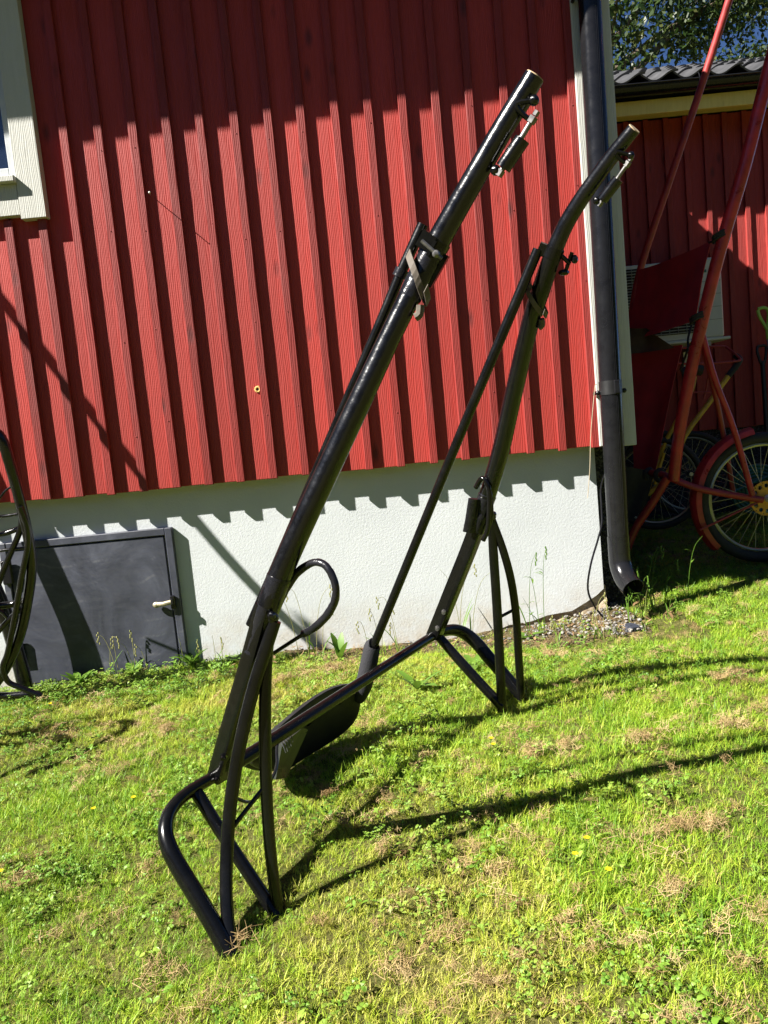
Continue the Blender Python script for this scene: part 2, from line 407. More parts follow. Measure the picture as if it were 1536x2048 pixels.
# ------------------------------------------------------------------ the red house
house = thing('red_house', 'red board-and-batten house with pale plastered foundation and white corner boards', 'house', (0, 3.66, 0))
YB, YT = 3.58, 3.5575
def bat_x(i): return -1.246 + 0.15 * i
for i in range(-13, 16):
    xb = bat_x(i); jz = rnd.uniform(-.004, .004)
    top = 2.10 if i <= -1 else 3.30
    w = 0.0375 / 2 + rnd.uniform(-.001, .001)
    xb += rnd.uniform(-.003, .003)
    lean = rnd.uniform(-.0015, .0015)
    MB().box(xb - w, xb + w, YT + lean, YB - .0005, 0.8415 + jz, top, 0.0022).build('batten', 'red_batten', house, origin=(xb, YT, 1.5))
    if i < 15:
        xc = bat_x(i) + .075; jz = rnd.uniform(-.005, .006)
        top = 2.12 if xc < -1.36 else 3.30
        dy = rnd.uniform(0, .003)
        MB().box(xc - .071, xc + .071, YB + dy, YB + .022 + dy, 0.846 + jz, top, 0.002).build('board', 'red_board', house, origin=(xc, YB, 1.5))
# small hole drilled through a board, with insulation showing
h = MB(); h.tube([(-.5235, 3.5775, 1.257), (-.5235, 3.584, 1.257)], 0.0085, 12); h.build('drilled_hole', 'dark_void', house, smooth=True)
h = MB()
for k in range(10):
    a = k * .63; h.ball((-.5235 + .011 * math.cos(a), 3.5775, 1.257 + .011 * math.sin(a) - .002), .0042 + .0015 * rnd.random(), 6, 4)
h.build('insulation_rim', 'insulation', house, smooth=True)

# nails heads in the battens
nb = MB()
for i in range(0, 16):
    for z in (1.12, 1.55, 1.97, 2.36):
        nb.ball((bat_x(i) + rnd.uniform(-.006, .006), YT - .0003, z + rnd.uniform(-.05, .05)), .0026, 6, 4, (1, .5, 1))
o = nb.build('nail_heads', 'red_batten', house, smooth=True); o['kind'] = 'stuff'

MB().box(1.021, 1.103, 3.548, 3.60, .843, 3.28, .003).build('corner_board', 'white_board', house, origin=(1.06, 3.55, 1.5))
MB().box(1.106, 1.192, 3.551, 3.64, .835, 3.28, .003).build('corner_board', 'white_board', house, origin=(1.15, 3.55, 1.5))

# foundation with a broken lower edge at the right, footing under it, dark return round the corner
low = [(-5, -.40), (-.25, -.40), (-.2, -.085), (.02, -.055), (.12, -.06), (.3, -.02), (.42, -.025), (.55, .02), (.66, .028), (.74, .05), (.86, .06), (.93, .095), (.985, .125), (1.021, .155)]
poly = [(x, 3.648, z) for x, z in low] + [(1.021, 3.648, .90), (-5, 3.648, .90)]
MB().prism(poly, (0, .10, 0)).build('foundation', 'plaster', house)
def rough_block(name, mat, x0, x1, y, z0, z1, nx, nz, amp, depth=.3):
    mb = MB(); V = []; F = []
    for j in range(nz + 1):
        for i in range(nx + 1):
            V.append((x0 + (x1 - x0) * i / nx, y + rnd.uniform(-amp, amp) - amp * 1.5 * (1 - j / nz), z0 + (z1 - z0) * j / nz + (rnd.uniform(-amp, amp) if 0 < j else 0)))
    for j in range(nz):
        for i in range(nx):
            a = j * (nx + 1) + i; F.append((a, a + 1, a + nx + 2, a + nx + 1))
    n = len(V)
    V += [(x0, y + depth, z1), (x1, y + depth, z1), (x1, y + depth, z0), (x0, y + depth, z0)]
    F += [tuple(nz * (nx + 1) + i for i in range(nx + 1)) + (n + 1, n), (n, n + 1, n + 2, n + 3)]
    F += [tuple(j * (nx + 1) for j in range(nz + 1)) + (n, n + 3), tuple(j * (nx + 1) + nx for j in range(nz, -1, -1)) + (n + 2, n + 1)]
    return mb.add(V, F).build(name, mat, house)
rough_block('footing', 'footing', -5, 1.035, 3.664, -.4, .17, 150, 7, .006, .4)
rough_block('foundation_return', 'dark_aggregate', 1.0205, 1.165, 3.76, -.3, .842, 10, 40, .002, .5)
MB().box(1.02, 1.168, 3.602, 3.9, .845, .86).build('sill_plate', 'dark_void', house)
MB().box(-6, 1.168, 3.64, 3.70, .861, 3.27).build('wall_core', 'dark_void', house)
MB().box(1.10, 1.168, 3.701, 9, .861, 3.27).build('side_wall', 'red_board', house)
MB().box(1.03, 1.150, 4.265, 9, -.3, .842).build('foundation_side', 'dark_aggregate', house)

# window: casings, sill, sash, pane
wx1 = -1.362
MB().box(-1.474, wx1, 3.534, 3.579, 2.092, 3.27, .002).build('window_casing', 'white_board', house, origin=(-1.42, 3.55, 2.6))
MB().box(-2.78, -2.66, 3.534, 3.579, 2.092, 3.27, .002).build('window_casing', 'white_board', house, origin=(-2.72, 3.55, 2.6))
MB().box(-2.658, -1.4765, 3.538, 3.579, 2.112, 2.246, .002).build('window_apron', 'white_board', house, origin=(-2.1, 3.55, 2.2))
MB().box(-2.656, -1.470, 3.505, 3.60, 2.247, 2.273, .003).build('window_sill', 'white_board', house, origin=(-2.1, 3.55, 2.26))
win = MB(); win.box(-1.508, -1.476, 3.556, 3.60, 2.274, 3.27, .003); win.box(-2.656, -2.605, 3.556, 3.60, 2.274, 3.27, .003)
win.box(-2.6045, -1.5085, 3.558, 3.60, 2.274, 2.322, .003); win.box(-2.095, -2.045, 3.558, 3.60, 2.3225, 3.27, .003)
win.build('window_frame', 'sash_white', house)
MB().box(-2.04, -1.5085, 3.578, 3.584, 2.3225, 3.27).build('pane', 'window_glass', house)
MB().box(-2.6045, -2.10, 3.578, 3.584, 2.3225, 3.27).build('pane', 'window_glass', house)

# roof: hipped, with deep eaves; front gutter
EZ, EX, EY = 3.28, 1.52, 3.225
rf = MB()
x0, x1, y0, y1 = -9.0, EX, EY, 11.0
ym = (y0 + y1) / 2; hgt = 2.1; rx1 = x1 - 3.9; rx0 = x0 + 3.9
rf.add([(x0, y0, EZ), (x1, y0, EZ), (x1, y1, EZ), (x0, y1, EZ), (x0, y0, EZ + .2), (x1, y0, EZ + .2), (x1, y1, EZ + .2), (x0, y1, EZ + .2), (rx0, ym, EZ + hgt), (rx1, ym, EZ + hgt)],
       [(0, 3, 2, 1), (0, 1, 5, 4), (1, 2, 6, 5), (2, 3, 7, 6), (3, 0, 4, 7), (4, 5, 9, 8), (5, 6, 9), (6, 7, 8, 9), (7, 4, 8)])
roof = rf.build('roof', 'roof_felt', house)
g = MB()
def half_gutter(mb, xa, xb, cy, cz, r, th=.003, n=12):
    V = []; F = []
    for x in (xa, xb):
        for k in range(n + 1):
            a = math.pi + math.pi * k / n; V.append((x, cy + r * math.cos(a), cz + r * math.sin(a)))
        for k in range(n, -1, -1):
            a = math.pi + math.pi * k / n; V.append((x, cy + (r - th) * math.cos(a), cz + (r - th) * math.sin(a)))
    m = 2 * (n + 1)
    for k in range(m): F.append((k, (k + 1) % m, m + (k + 1) % m, m + k))
    F += [tuple(range(m)), tuple(range(2 * m - 1, m - 1, -1))]
    mb.add(V, F); mb.tube([(xa, cy - r, cz + .002), (xb, cy - r, cz + .002)], .007, 8)
half_gutter(g, -9, 1.5, 3.158, 3.482, .06)
g.build('gutter', 'black_plastic', house, smooth=True)

# ---- foundation hatch (dark steel door in a frame)
hatch = MB()
hx0, hx1, hz0, hz1 = -1.83, -1.008, -.065, .655
for b in ((hx0, hx0 + .032, hz0, hz1), (hx1 - .034, hx1, hz0, hz1)): hatch.box(b[0], b[1], 3.616, 3.6475, b[2], b[3], .003)
hatch.box(hx0 + .0325, hx1 - .0345, 3.618, 3.6475, hz1 - .034, hz1, .003); hatch.box(hx0 + .0325, hx1 - .0345, 3.618, 3.6475, hz0, hz0 + .025, .003)
hatch = hatch.build('hatch', 'hatch_metal', house)
hatch['label'] = 'dark steel hatch with latch in the foundation'
MB().box(hx0 + .036, hx1 - .044, 3.624, 3.643, hz0 + .03, hz1 - .0395, .003).build('hatch_door', 'hatch_metal', hatch)
for hz in (.075, .46):
    MB().box(hx0 + .002, hx0 + .052, 3.600, 3.6155, hz, hz + .115, .006).build('hinge', 'black_plastic', hatch)
lt = MB(); lt.tube([(-1.118, 3.603, .296), (-1.085, 3.594, .297), (-1.045, 3.598, .303)], .011, 10, flat=(1.0, .7)); lt.ball((-1.12, 3.604, .295), .015, 8, 6, (1.2, .7, 1))
lt.build('latch', 'old_brass', hatch, smooth=True)
lt = MB(); lt.box(-1.052, -1.030, 3.600, 3.6155, .268, .332, .004); lt.box(-1.048, -1.034, 3.588, 3.5995, .29, .318, .003); lt.build('latch_keeper', 'black_plastic', hatch)

# long nail stuck in the wall above
nl = MB(); nl.tube([(-.8785, 3.466, 2.130), (-.905, 3.585, 2.158)], .0019, 8)
nail = nl.build('long_nail', 'steel', origin=(-.905, 3.58, 2.158), smooth=True)
tag(nail, 'thin long nail with white head sticking out of the red wall', 'nail')
MB().ball((-.878, 3.463, 2.1295), .0048, 8, 6).build('head', 'white_plastic', nail, smooth=True)

# ------------------------------------------------------------------ downpipe
dp = thing('downpipe', 'black round downpipe on the white house corner with elbow outlet', 'downpipe', (1.06, 3.497, gz(1.06, 3.5)))
PX = lambda z: 1.0615 + .0125 * max(0, z - .4) * .9
dpth = 3.494
MB().tube([(PX(z), dpth, z) for z in (.41, .9, 1.5, 2.1, 2.7, 3.05)], .0480, 28).build('pipe', 'black_plastic', dp, smooth=True)
MB().tube([(PX(3.05), dpth, 3.05), (PX(3.05), dpth - .03, 3.15), (1.09, 3.32, 3.28), (1.09, 3.19, 3.36), (1.09, 3.158, 3.44)], .0480, 20, smooth=4).build('swan_neck', 'black_plastic', dp, smooth=True)
MB().tube([(1.0615, dpth, .43), (1.0615, dpth, .355), (1.0615, 3.490, .300), (1.065, 3.464, .255), (1.0715, 3.428, .224), (1.080, 3.388, .203)], .0500, 28, smooth=4, caps=False, up=(1, 0, 0)).build('elbow', 'black_plastic', dp, smooth=True)
MB().tube([(1.0615, dpth, .42), (1.0615, 3.489, .302), (1.065, 3.464, .257), (1.0713, 3.430, .227), (1.0793, 3.391, .2055)], .0468, 28, smooth=3, caps=False, up=(1, 0, 0)).build('elbow_inside', 'dark_void', dp, smooth=True)
MB().torus((1.080, 3.388, .203), .0486, .0022, (.19, -.87, -.46), 36, 8).build('outlet_rim', 'black_plastic', dp, smooth=True)
sm = MB()
for dx in (.010, .016): sm.tube([(PX(z) + dx, dpth - .0472 + dx * .12, z) for z in (.44, 1.5, 3.0)], .0018, 6)
sm.build('seam', 'black_plastic', dp, smooth=True)
for zc in (1.105, 2.80):
    bz = MB(); bz.tube([(PX(zc), dpth, zc - .031), (PX(zc), dpth, zc + .031)], .0510, 28)
    br = bz.build('bracket', 'grey_plastic', dp, smooth=True)
    lk = MB(); x = PX(zc) + .012; lk.box(x - .013, x + .013, dpth - .0635, dpth - .0500, zc - .03, zc + .03, .003); lk.build('wedge', 'black_plastic', br)
    for s in (-1, 1):
        t = MB(); t.tube([(PX(zc) + s * .058, dpth - .002, zc - .018), (PX(zc) + s * .058, 3.549, zc - .018)], .0085, 10); t.ball((PX(zc) + s * .060, dpth - .004, zc - .018), .0115, 8, 6); t.build('bracket_bolt', 'black_plastic', br, smooth=True)

# black cable looping down at the corner, and a stalk hanging from the bracket
c = MB(); c.tube([(1.112, 3.545, .95), (1.08, 3.57, .80), (1.03, 3.60, .66), (1.018, 3.58, .56), (1.005, 3.55, .485), (.968, 3.50, .42), (.915, 3.455, .315), (.893, 3.45, .205), (.925, 3.475, .115), (.985, 3.50, .03), (1.03, 3.50, -.05)], .0048, 8, smooth=5)
tag(c.build('cable', 'black_plastic', origin=(1, 3.5, .05), smooth=True), 'thin black cable curving out of the gravel beside the downpipe', 'cable')
c = MB(); c.tube([(1.012, 3.51, 1.125), (1.000, 3.49, 1.12), (.988, 3.49, 1.05), (.968, 3.50, .9), (.955, 3.505, .75), (.937, 3.51, .615)], .0016, 6, smooth=4)
tag(c.build('dry_stalk', 'twine', origin=(1, 3.5, 1.1), smooth=True), 'thin dry straw hanging from the lower downpipe bracket', 'straw')

# ------------------------------------------------------------------ the shed behind
shed = thing('red_shed', 'dark red shed behind with black tiled roof and yellowish fascia', 'shed', (2.6, 6.1, gz(2.6, 6.1)))
for n in range(-6, 15):
    xb = 2.107 + .15 * n + rnd.uniform(-.003, .003)
    MB().box(xb - .019, xb + .019, 6.076, 6.0995, .775 + rnd.uniform(-.006, .006), 3.16, .002).build('batten', 'shed_board', shed, origin=(xb, 6.08, 2))
    xc = 2.107 + .15 * n + .075
    MB().box(xc - .071, xc + .071, 6.10, 6.122, .78 + rnd.uniform(-.006, .006), 3.16, .002).build('board', 'shed_board', shed, origin=(xc, 6.1, 2))
MB().box(1.17, 4.4, 6.13, 6.2, .6, 3.3).build('wall_core', 'dark_void', shed)
MB().box(4.38, 4.42, 6.2, 9.6, -.1, 3.3).build('end_wall', 'shed_board', shed)
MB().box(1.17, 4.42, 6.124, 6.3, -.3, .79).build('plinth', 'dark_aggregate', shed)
MB().box(1.17, 4.7, 5.83, 5.855, 3.112, 3.210, .002).build('fascia', 'raw_pine', shed, origin=(3, 5.8, 3.15))
MB().box(1.17, 4.7, 5.856, 6.09, 3.17, 3.19).build('soffit', 'raw_pine', shed)
g = MB(); half_gutter(g, 1.19, 4.72, 5.765, 3.275, .060); g.build('gutter', 'black_plastic', shed, smooth=True)
g = MB(); g.torus((2.52, 5.765, 3.275), .0625, .004, (1, 0, 0), 24, 6); g.build('gutter_bracket', 'black_plastic', shed, smooth=True)
g = MB(); g.torus((3.42, 5.765, 3.275), .0625, .004, (1, 0, 0), 24, 6); g.build('gutter_bracket', 'black_plastic', shed, smooth=True)
# pantiles: an S-curved tile, each laid on its own
slope = math.radians(22.7); TW, TL = .235, .38
def tile_mesh():
    V = []; F = []; nx = 14; prof = []
    for i in range(nx + 1):
        u = i / nx; prof.append((u * (TW + .03) - .012, .030 * math.sin(u * 2 * math.pi * .93 + 2.5) + .012))
    th = .013
    for j, (s, lift) in enumerate(((0, .016), (.5, .008), (1, 0))):
        for (x, h) in prof: V.append((x, s * TL, h + lift + th))
    for j, (s, lift) in enumerate(((0, .016), (.5, .008), (1, 0))):
        for (x, h) in prof: V.append((x, s * TL, h + lift))
    m = nx + 1
    for j in range(2):
        for i in range(nx):
            a = j * m + i; F.append((a, a + 1, a + m + 1, a + m)); b = 3 * m + a; F.append((b, b + m, b + m + 1, b + 1))
    for i in range(nx): F.append((i, 3 * m + i, 3 * m + i + 1, i + 1))
    for j in range(2): F.append((j * m, (j + 1) * m, 3 * m + (j + 1) * m, 3 * m + j * m)); F.append((j * m + nx, 3 * m + j * m + nx, 3 * m + (j + 1) * m + nx, (j + 1) * m + nx))
    return V, F
V, F = tile_mesh()
tile0 = None
for row in range(7):
    for k in range(15):
        s = row * (TL - .05)
        loc = (1.18 + k * TW + rnd.uniform(-.004, .004), 5.735 + s * math.cos(slope), 3.292 + s * math.sin(slope) + .004 * row)
        if tile0 is None:
            mb = MB(); mb.add([(x + loc[0], y + loc[1], z + loc[2]) for x, y, z in V], F); tile0 = mb.build('roof_tile', 'roof_tile', shed, origin=loc, smooth=True); o = tile0
        else: o = copy_part(tile0, shed, loc)
        o.rotation_euler = (slope + rnd.uniform(-.012, .012), 0, 0)
L = 7 * (TL - .05)
MB().prism([(1.17, 5.76, 3.250), (1.17, 5.76 + L * math.cos(slope), 3.250 + L * math.sin(slope)), (1.17, 9.6, 3.250)], (3.55, 0, 0)).build('roof_deck', 'roof_felt', shed)
# ------------------------------------------------------------------ heat pump on the shed wall
hp = thing('heat_pump', 'pale outdoor heat pump unit with fan grille mounted on the shed wall', 'heat pump', (2.2, 5.75, 1.45))
MB().box(1.82, 2.385, 5.605, 5.93, 1.455, 2.012, .008).build('casing', 'pump_white', hp)
sp = MB().box(2.388, 2.56, 5.600, 5.93, 1.455, 2.016, .012).build('side_panel', 'pump_white', hp)
for z in (1.58, 1.67, 1.76, 1.85): MB().box(2.40, 2.548, 5.5975, 5.5995, z, z + .003).build('groove', 'pump_grille', sp)
MB().box(2.561, 2.585, 5.66, 5.80, 1.56, 1.72, .006).build('handle', 'pump_white', hp)
MB().box(1.835, 2.36, 5.6005, 5.6045, 1.50, 1.985).build('fan_opening', 'dark_void', hp)
for k in range(24):
    z = 1.505 + k * .020
    MB().box(1.832, 2.365, 5.590, 5.5995, z, z + .0065).build('slat', 'pump_grille', hp)
gr = MB()
for k in range(9): gr.tube([(1.85 + k * .062, 5.586, 1.50), (1.85 + k * .062, 5.586, 1.985)], .0022, 6)
gr.build('grille', 'pump_grille', hp, smooth=True)
MB().box(1.80, 2.60, 5.595, 5.93, 1.434, 1.4545, .004).build('base', 'pump_white', hp)
for x in (1.95, 2.45):
    b = MB(); b.box(x - .018, x + .018, 5.62, 6.07, 1.40, 1.4335, .002); b.box(x - .018, x + .018, 6.045, 6.072, 1.15, 1.3995, .002); b.build('wall_bracket', 'steel', hp)
pr = MB(); pr.box(2.405, 2.45, 5.5975, 5.5995, 1.915, 1.935); pr.box(2.405, 2.425, 5.5972, 5.5990, 1.880, 1.895); pr.build('label', 'hose_green', hp)
# ------------------------------------------------------------------ tools leaning on the shed
sh = thing('green_handled_spade', 'spade with lime green handle leaning on the shed wall', 'spade', (3.06, 5.9, gz(3.06, 5.9)))
hdl = MB(); hdl.tube([(2.985, 5.96, 1.665), (3.035, 5.955, 1.668), (3.062, 5.955, 1.635), (3.055, 5.953, 1.56), (3.047, 5.95, 1.50), (3.03, 5.95, 1.53), (2.995, 5.955, 1.60), (2.983, 5.96, 1.655)], .0125, 10, smooth=4); hdl.tube([(3.047, 5.95, 1.54), (3.053, 5.95, 1.43)], .018, 12)
hdl.build('handle', 'lime_plastic', sh, smooth=True)
MB().tube([(3.052, 5.95, 1.44), (3.10, 5.90, .55)], .0145, 12).build('shaft', 'alu', sh, smooth=True)
b = MB(); b.prism([(3.03, 5.90, .56), (3.18, 5.90, .56), (3.185, 5.88, .32), (3.115, 5.87, .18), (3.04, 5.88, .32)], (0, .006, 0)); b.build('blade', 'steel', sh)
sh = thing('grey_garden_fork', 'garden fork with dark grey handle beside the spade', 'garden fork', (2.98, 5.9, gz(2.98, 5.9)))
hdl = MB(); hdl.tube([(2.975, 5.97, 1.385), (3.03, 5.965, 1.385), (3.035, 5.962, 1.34), (3.015, 5.96, 1.25), (2.992, 5.96, 1.25), (2.968, 5.965, 1.34), (2.975, 5.97, 1.385)], .011, 10, smooth=3)
hdl.build('handle', 'grey_plastic', sh, smooth=True)
MB().tube([(3.003, 5.96, 1.27), (2.985, 5.90, .45)], .017, 12).build('shaft', 'grey_plastic', sh, smooth=True)
for k in range(4): MB().tube([(2.94 + k * .03, 5.90, .46), (2.935 + k * .032, 5.885, .15)], .005, 8).build('tine', 'steel', sh, smooth=True)

# ------------------------------------------------------------------ black cart frame (main subject)
cart = thing('cart_frame', 'black two-shafted horse cart frame without wheels standing on end on the lawn', 'horse cart', (0.011, 2.071, 0))
AX, FX, OX = Vector((.57678, .8169, .05)), Vector((.8169, -.57678, 0)), Vector((.01122, 2.07128, 0))
def cl(a, f, z): return OX + AX * a + FX * f + Vector((0, 0, z))     # cart axes: across, fore-and-aft, up
near_low = [[-0.4545, 1.7734, 0.2241, 0.0246], [-0.3927, 1.7256, 0.3697, 0.0237], [-0.3262, 1.674, 0.522, 0.0229], [-0.2707, 1.6398, 0.6554, 0.0222]]
near_up = [[-0.2696, 1.6383, 0.6534, 0.0244], [-0.2457, 1.6363, 0.7, 0.026], [-0.2005, 1.6308, 0.7817, 0.0258], [-0.1059, 1.6164, 0.9396, 0.0253], [-0.031, 1.6065, 1.0647, 0.0249], [0.0442, 1.5973, 1.1893, 0.0228], [0.1132, 1.5885, 1.299, 0.023], [0.1491, 1.5834, 1.3535, 0.0241], [0.1946, 1.562, 1.4162, 0.0232], [0.2425, 1.5397, 1.4804, 0.0222], [0.2906, 1.5177, 1.5445, 0.0213], [0.3299, 1.4995, 1.594, 0.021], [0.3535, 1.4889, 1.6244, 0.0198]]
far_low = [[0.1315, 2.6131, 0.2852, 0.0280], [0.2058, 2.5655, 0.4509, 0.0280], [0.2823, 2.5168, 0.6221, 0.0276], [0.3308, 2.4652, 0.7552, 0.0276]]
far_up = [[0.3073, 2.5012, 0.6882, 0.0271], [0.3439, 2.4437, 0.7959, 0.0273], [0.3803, 2.379, 0.9212, 0.0271], [0.409, 2.3174, 1.0469, 0.0265], [0.4408, 2.2462, 1.1846, 0.0256], [0.4672, 2.1861, 1.2933, 0.0248], [0.4896, 2.1435, 1.3584, 0.0241], [0.513, 2.1038, 1.427, 0.0228], [0.5432, 2.0718, 1.491, 0.0213], [0.5773, 2.0385, 1.5415, 0.0203], [0.6153, 2.0024, 1.5884, 0.0193], [0.6515, 1.9682, 1.6299, 0.0185], [0.6892, 1.9329, 1.6686, 0.0172]]
def along(path, i):                                # point on a polyline at fractional index
    k = min(int(i), len(path) - 2); t = i - k
    return [path[k][j] + (path[k + 1][j] - path[k][j]) * t for j in range(4)]
sh_n = MB().tube(near_up, n=28, smooth=5, jitter=.004).build('shaft', 'black_gloss', cart, smooth=True)
sh_f = MB().tube(far_up, n=24, smooth=5, jitter=.003).build('shaft', 'black_gloss', cart, smooth=True)
for sh_, P in ((sh_n, near_up), (sh_f, far_up)):     # raw sawn wood at the tips
    a, b = Vector(P[-2][:3]), Vector(P[-1][:3]); d = (b - a).normalized()
    MB().tube([(*(b - d * .002), P[-1][3] * .96), (*(b + d * .0022), P[-1][3] * .90)], n=24).build('sawn_end', 'cut_wood', sh_, smooth=True)
lb_n = MB().tube(near_low, n=32, smooth=4, power=9, flat=(.82, 1.0), up=tuple(FX)).build('lower_bar', 'black_satin', cart, smooth=True)
lb_f = MB().tube(far_low, n=32, smooth=4, power=9, flat=(.82, .82), up=tuple(FX)).build('lower_bar', 'black_satin', cart, smooth=True)
# sleeves where shaft and bar join
def sleeve(pts, grow, mat='black_lump', jit=.02):
    return MB().tube([(p[0], p[1], p[2], p[3] * grow) for p in pts], n=26, smooth=4, jitter=jit).build('sleeve', mat, cart, smooth=True)
s1 = sleeve([[-.3145, 1.669, .548, .0245], along(near_low, 2.6), [-0.2735, 1.6425, .643, .0250], along(near_up, 1.0), along(near_up, 1.15)], 1.03)
s2 = sleeve([along(far_low, 2.25), along(far_low, 2.6), along(far_up, .3), along(far_up, .75)], 1.06, jit=.008)
for pa, ra in ((along(near_up, 1.15), 1.075), ([-.3145, 1.669, .548, .0250], 1.075), (along(far_up, .75), 1.085), (along(far_low, 2.25), 1.085)):
    pv = Vector(pa[:3]); ud = Vector((.40, -.02, .92)).normalized()
    MB().tube([pv - ud * .0035, pv + ud * .0035], pa[3] * ra, 26).build('sleeve_edge', 'black_lump', cart, smooth=True)
# collars and clamp in the upper part of the shafts
sleeve([along(near_up, 5.7), along(near_up, 6.1), along(near_up, 6.5), along(near_up, 7.25)], 1.055, jit=.025)
sleeve([along(far_up, 5.2), along(far_up, 6.0), along(far_up, 6.7), along(far_up, 7.1)], 1.06, 'black_satin', .006)
TOCAM = Vector((-.15, -1.0, .0)).normalized()
def frame_at(path, i):
    p = Vector(along(path, i)[:3]); q = Vector(along(path, min(i + .4, len(path) - 1.001))[:3]); u = (q - p).normalized()
    c = (TOCAM - u * TOCAM.dot(u)).normalized(); r = u.cross(c).normalized()
    if r.x < 0: r = -r
    return p, u, r, c, along(path, i)[3]
p, u, r, c, R = frame_at(near_up, 7.0)
cm = MB(); cm.tube([p - u * .018, p + u * .020], R * 1.10, 24)
cm = cm.build('clamp', 'black_satin', cart, smooth=True)
k = MB(); k.obox(p - r * .030 + c * .008 + u * .008, r * .003, c * .018, u * .017); k.obox(p - r * .016 + c * .0275 + u * .008, r * .015, c * .0025, u * .016); k.obox(p + r * .002 + c * .032 + u * .002, r * .003, c * .010, u * .016); k.build('clamp_bracket', 'black_satin', cm)
k = MB(); k.tube([p - r * .022 + c * .043 + u * .005, p + r * .03 + c * .041 - u * .004], .0042, 8); k.ball(p + r * .016 + c * .043 - u * .002, .008, 6, 5); k.build('clamp_bolt', 'dull_steel', cm, smooth=True)
k = MB(); k.obox(p + r * .022 - c * .0 - u * .03, r * .012, c * .010, u * .035); k.build('clamp_plate', 'black_satin', cm)
p, u, r, c, R = frame_at(far_up, 7.1)
cm = MB(); cm.tube([p - u * .016, p + u * .012], R * 1.12, 24); cm = cm.build('clamp', 'black_satin', cart, smooth=True)
k = MB(); k.obox(p - r * .032 - u * .004, r * .010, c * .012, u * .016); k.build('clamp_bracket', 'black_satin', cm)
k = MB(); k.tube([p + r * .02, p + r * .052 - u * .012], .006, 8); k.tube([p + r * .045 - c * .004 + u * .016, p + r * .050 - c * .004 - u * .042], .0055, 8); k.ball(p + r * .046 - u * .038, .011, 6, 5, (1.4, 1, .8)); k.ball(p + r * .058 + u * .003, .010, 6, 5, (1, 1, 1.2)); k.build('clamp_knob', 'black_satin', cm, smooth=True)

# wheel arches, inner legs, crossbar
near_arch = [[-0.390, 1.4745, -0.0560, 0.0211], [-0.4338, 1.5097, 0.0138, 0.0214], [-0.4696, 1.5345, 0.0682, 0.0216], [-0.5059, 1.5575, 0.1219, 0.0213], [-0.5277, 1.5751, 0.1569, 0.0209], [-0.5395, 1.5948, 0.1836, 0.0196], [-0.5406, 1.6206, 0.2045, 0.0186], [-0.5314, 1.6509, 0.2183, 0.0178], [-0.5139, 1.6839, 0.2262, 0.0172], [-0.4879, 1.722, 0.2294, 0.0166], [-0.451, 1.7718, 0.2308, 0.0162]]
far_arch = [[0.1315, 2.6084, 0.2901, 0.0165], [0.1704, 2.6562, 0.2879, 0.0195], [0.2126, 2.6967, 0.2769, 0.0215], [0.2525, 2.7171, 0.2528, 0.0235], [0.2905, 2.714, 0.2127, 0.0240], [0.3285, 2.6934, 0.1593, 0.0238], [0.3744, 2.6731, 0.0982, 0.0236], [0.422, 2.6481, 0.0318, 0.0230]]
MB().tube(near_arch, n=20, smooth=4, flat=(1.0, .85)).build('wheel_arch', 'black_satin', cart, smooth=True)
MB().tube(far_arch, n=20, smooth=4, flat=(1.0, .85)).build('wheel_arch', 'black_satin', cart, smooth=True)
MB().tube([[-0.4929, 1.7037, 0.2204, 0.0150], [-0.4406, 1.6695, 0.1424, 0.0148], [-0.3765, 1.6319, 0.05, 0.0147], [-0.3143, 1.5939, -0.0407, 0.0147]], n=16, smooth=3).build('inner_leg', 'black_satin', cart, smooth=True)
MB().tube([[0.1517, 2.6155, 0.2754, 0.0161], [0.2118, 2.5886, 0.1952, 0.0172], [0.2717, 2.5658, 0.1183, 0.0172], [0.3359, 2.544, 0.0379, 0.0172]], n=16, smooth=3).build('inner_leg', 'black_satin', cart, smooth=True)
MB().tube([[-0.455, 1.768, 0.2305, 0.0175], [-0.3712, 1.8855, 0.2382, 0.0175], [-0.2566, 2.0504, 0.2501, 0.0172], [-0.1211, 2.2453, 0.2641, 0.0168], [0.0064, 2.4287, 0.2773, 0.0165], [0.1365, 2.615, 0.2902, 0.0162]], n=18, smooth=3).build('crossbar', 'black_satin', cart, smooth=True)
# stays from shaft to the axle ends
def stay(pts, fl=(1.0, .72)): return MB().tube(pts, n=16, smooth=4, flat=fl, up=(1, 0, 0), power=2.8).build('stay', 'black_satin', cart, smooth=True)
no = [[-0.2569, 1.6302, 0.6209, 0.0138], [-0.2845, 1.6308, 0.559, 0.0144], [-0.3168, 1.6295, 0.4842, 0.0145], [-0.3551, 1.6223, 0.3777, 0.0145], [-0.3844, 1.6087, 0.2729, 0.0145], [-0.405, 1.5855, 0.1614, 0.0144], [-0.41, 1.532, 0.047, 0.0135], [-0.393, 1.466, -0.065, 0.014]]
ni = [[-0.2688, 1.6379, 0.6112, 0.0111], [-0.288, 1.6416, 0.5225, 0.0130], [-0.3023, 1.6406, 0.4222, 0.0138], [-0.3143, 1.6355, 0.2993, 0.0138], [-0.3212, 1.6268, 0.1767, 0.0134], [-0.3218, 1.6149, 0.0665, 0.0130], [-0.315, 1.5978, -0.0432, 0.0130]]
fi = [[0.3437, 2.467, 0.6918, 0.0130], [0.3425, 2.481, 0.5715, 0.0152], [0.3426, 2.4991, 0.4173, 0.0155], [0.3406, 2.5227, 0.2232, 0.0158], [0.3362, 2.5457, 0.0172, 0.0160]]
fo = [[0.3464, 2.4651, 0.6885, 0.0116], [0.3748, 2.4813, 0.5849, 0.0132], [0.3968, 2.5054, 0.4783, 0.0134], [0.4099, 2.5423, 0.3495, 0.0135], [0.4154, 2.5913, 0.1955, 0.0138], [0.4206, 2.6392, 0.0151, 0.0140]]
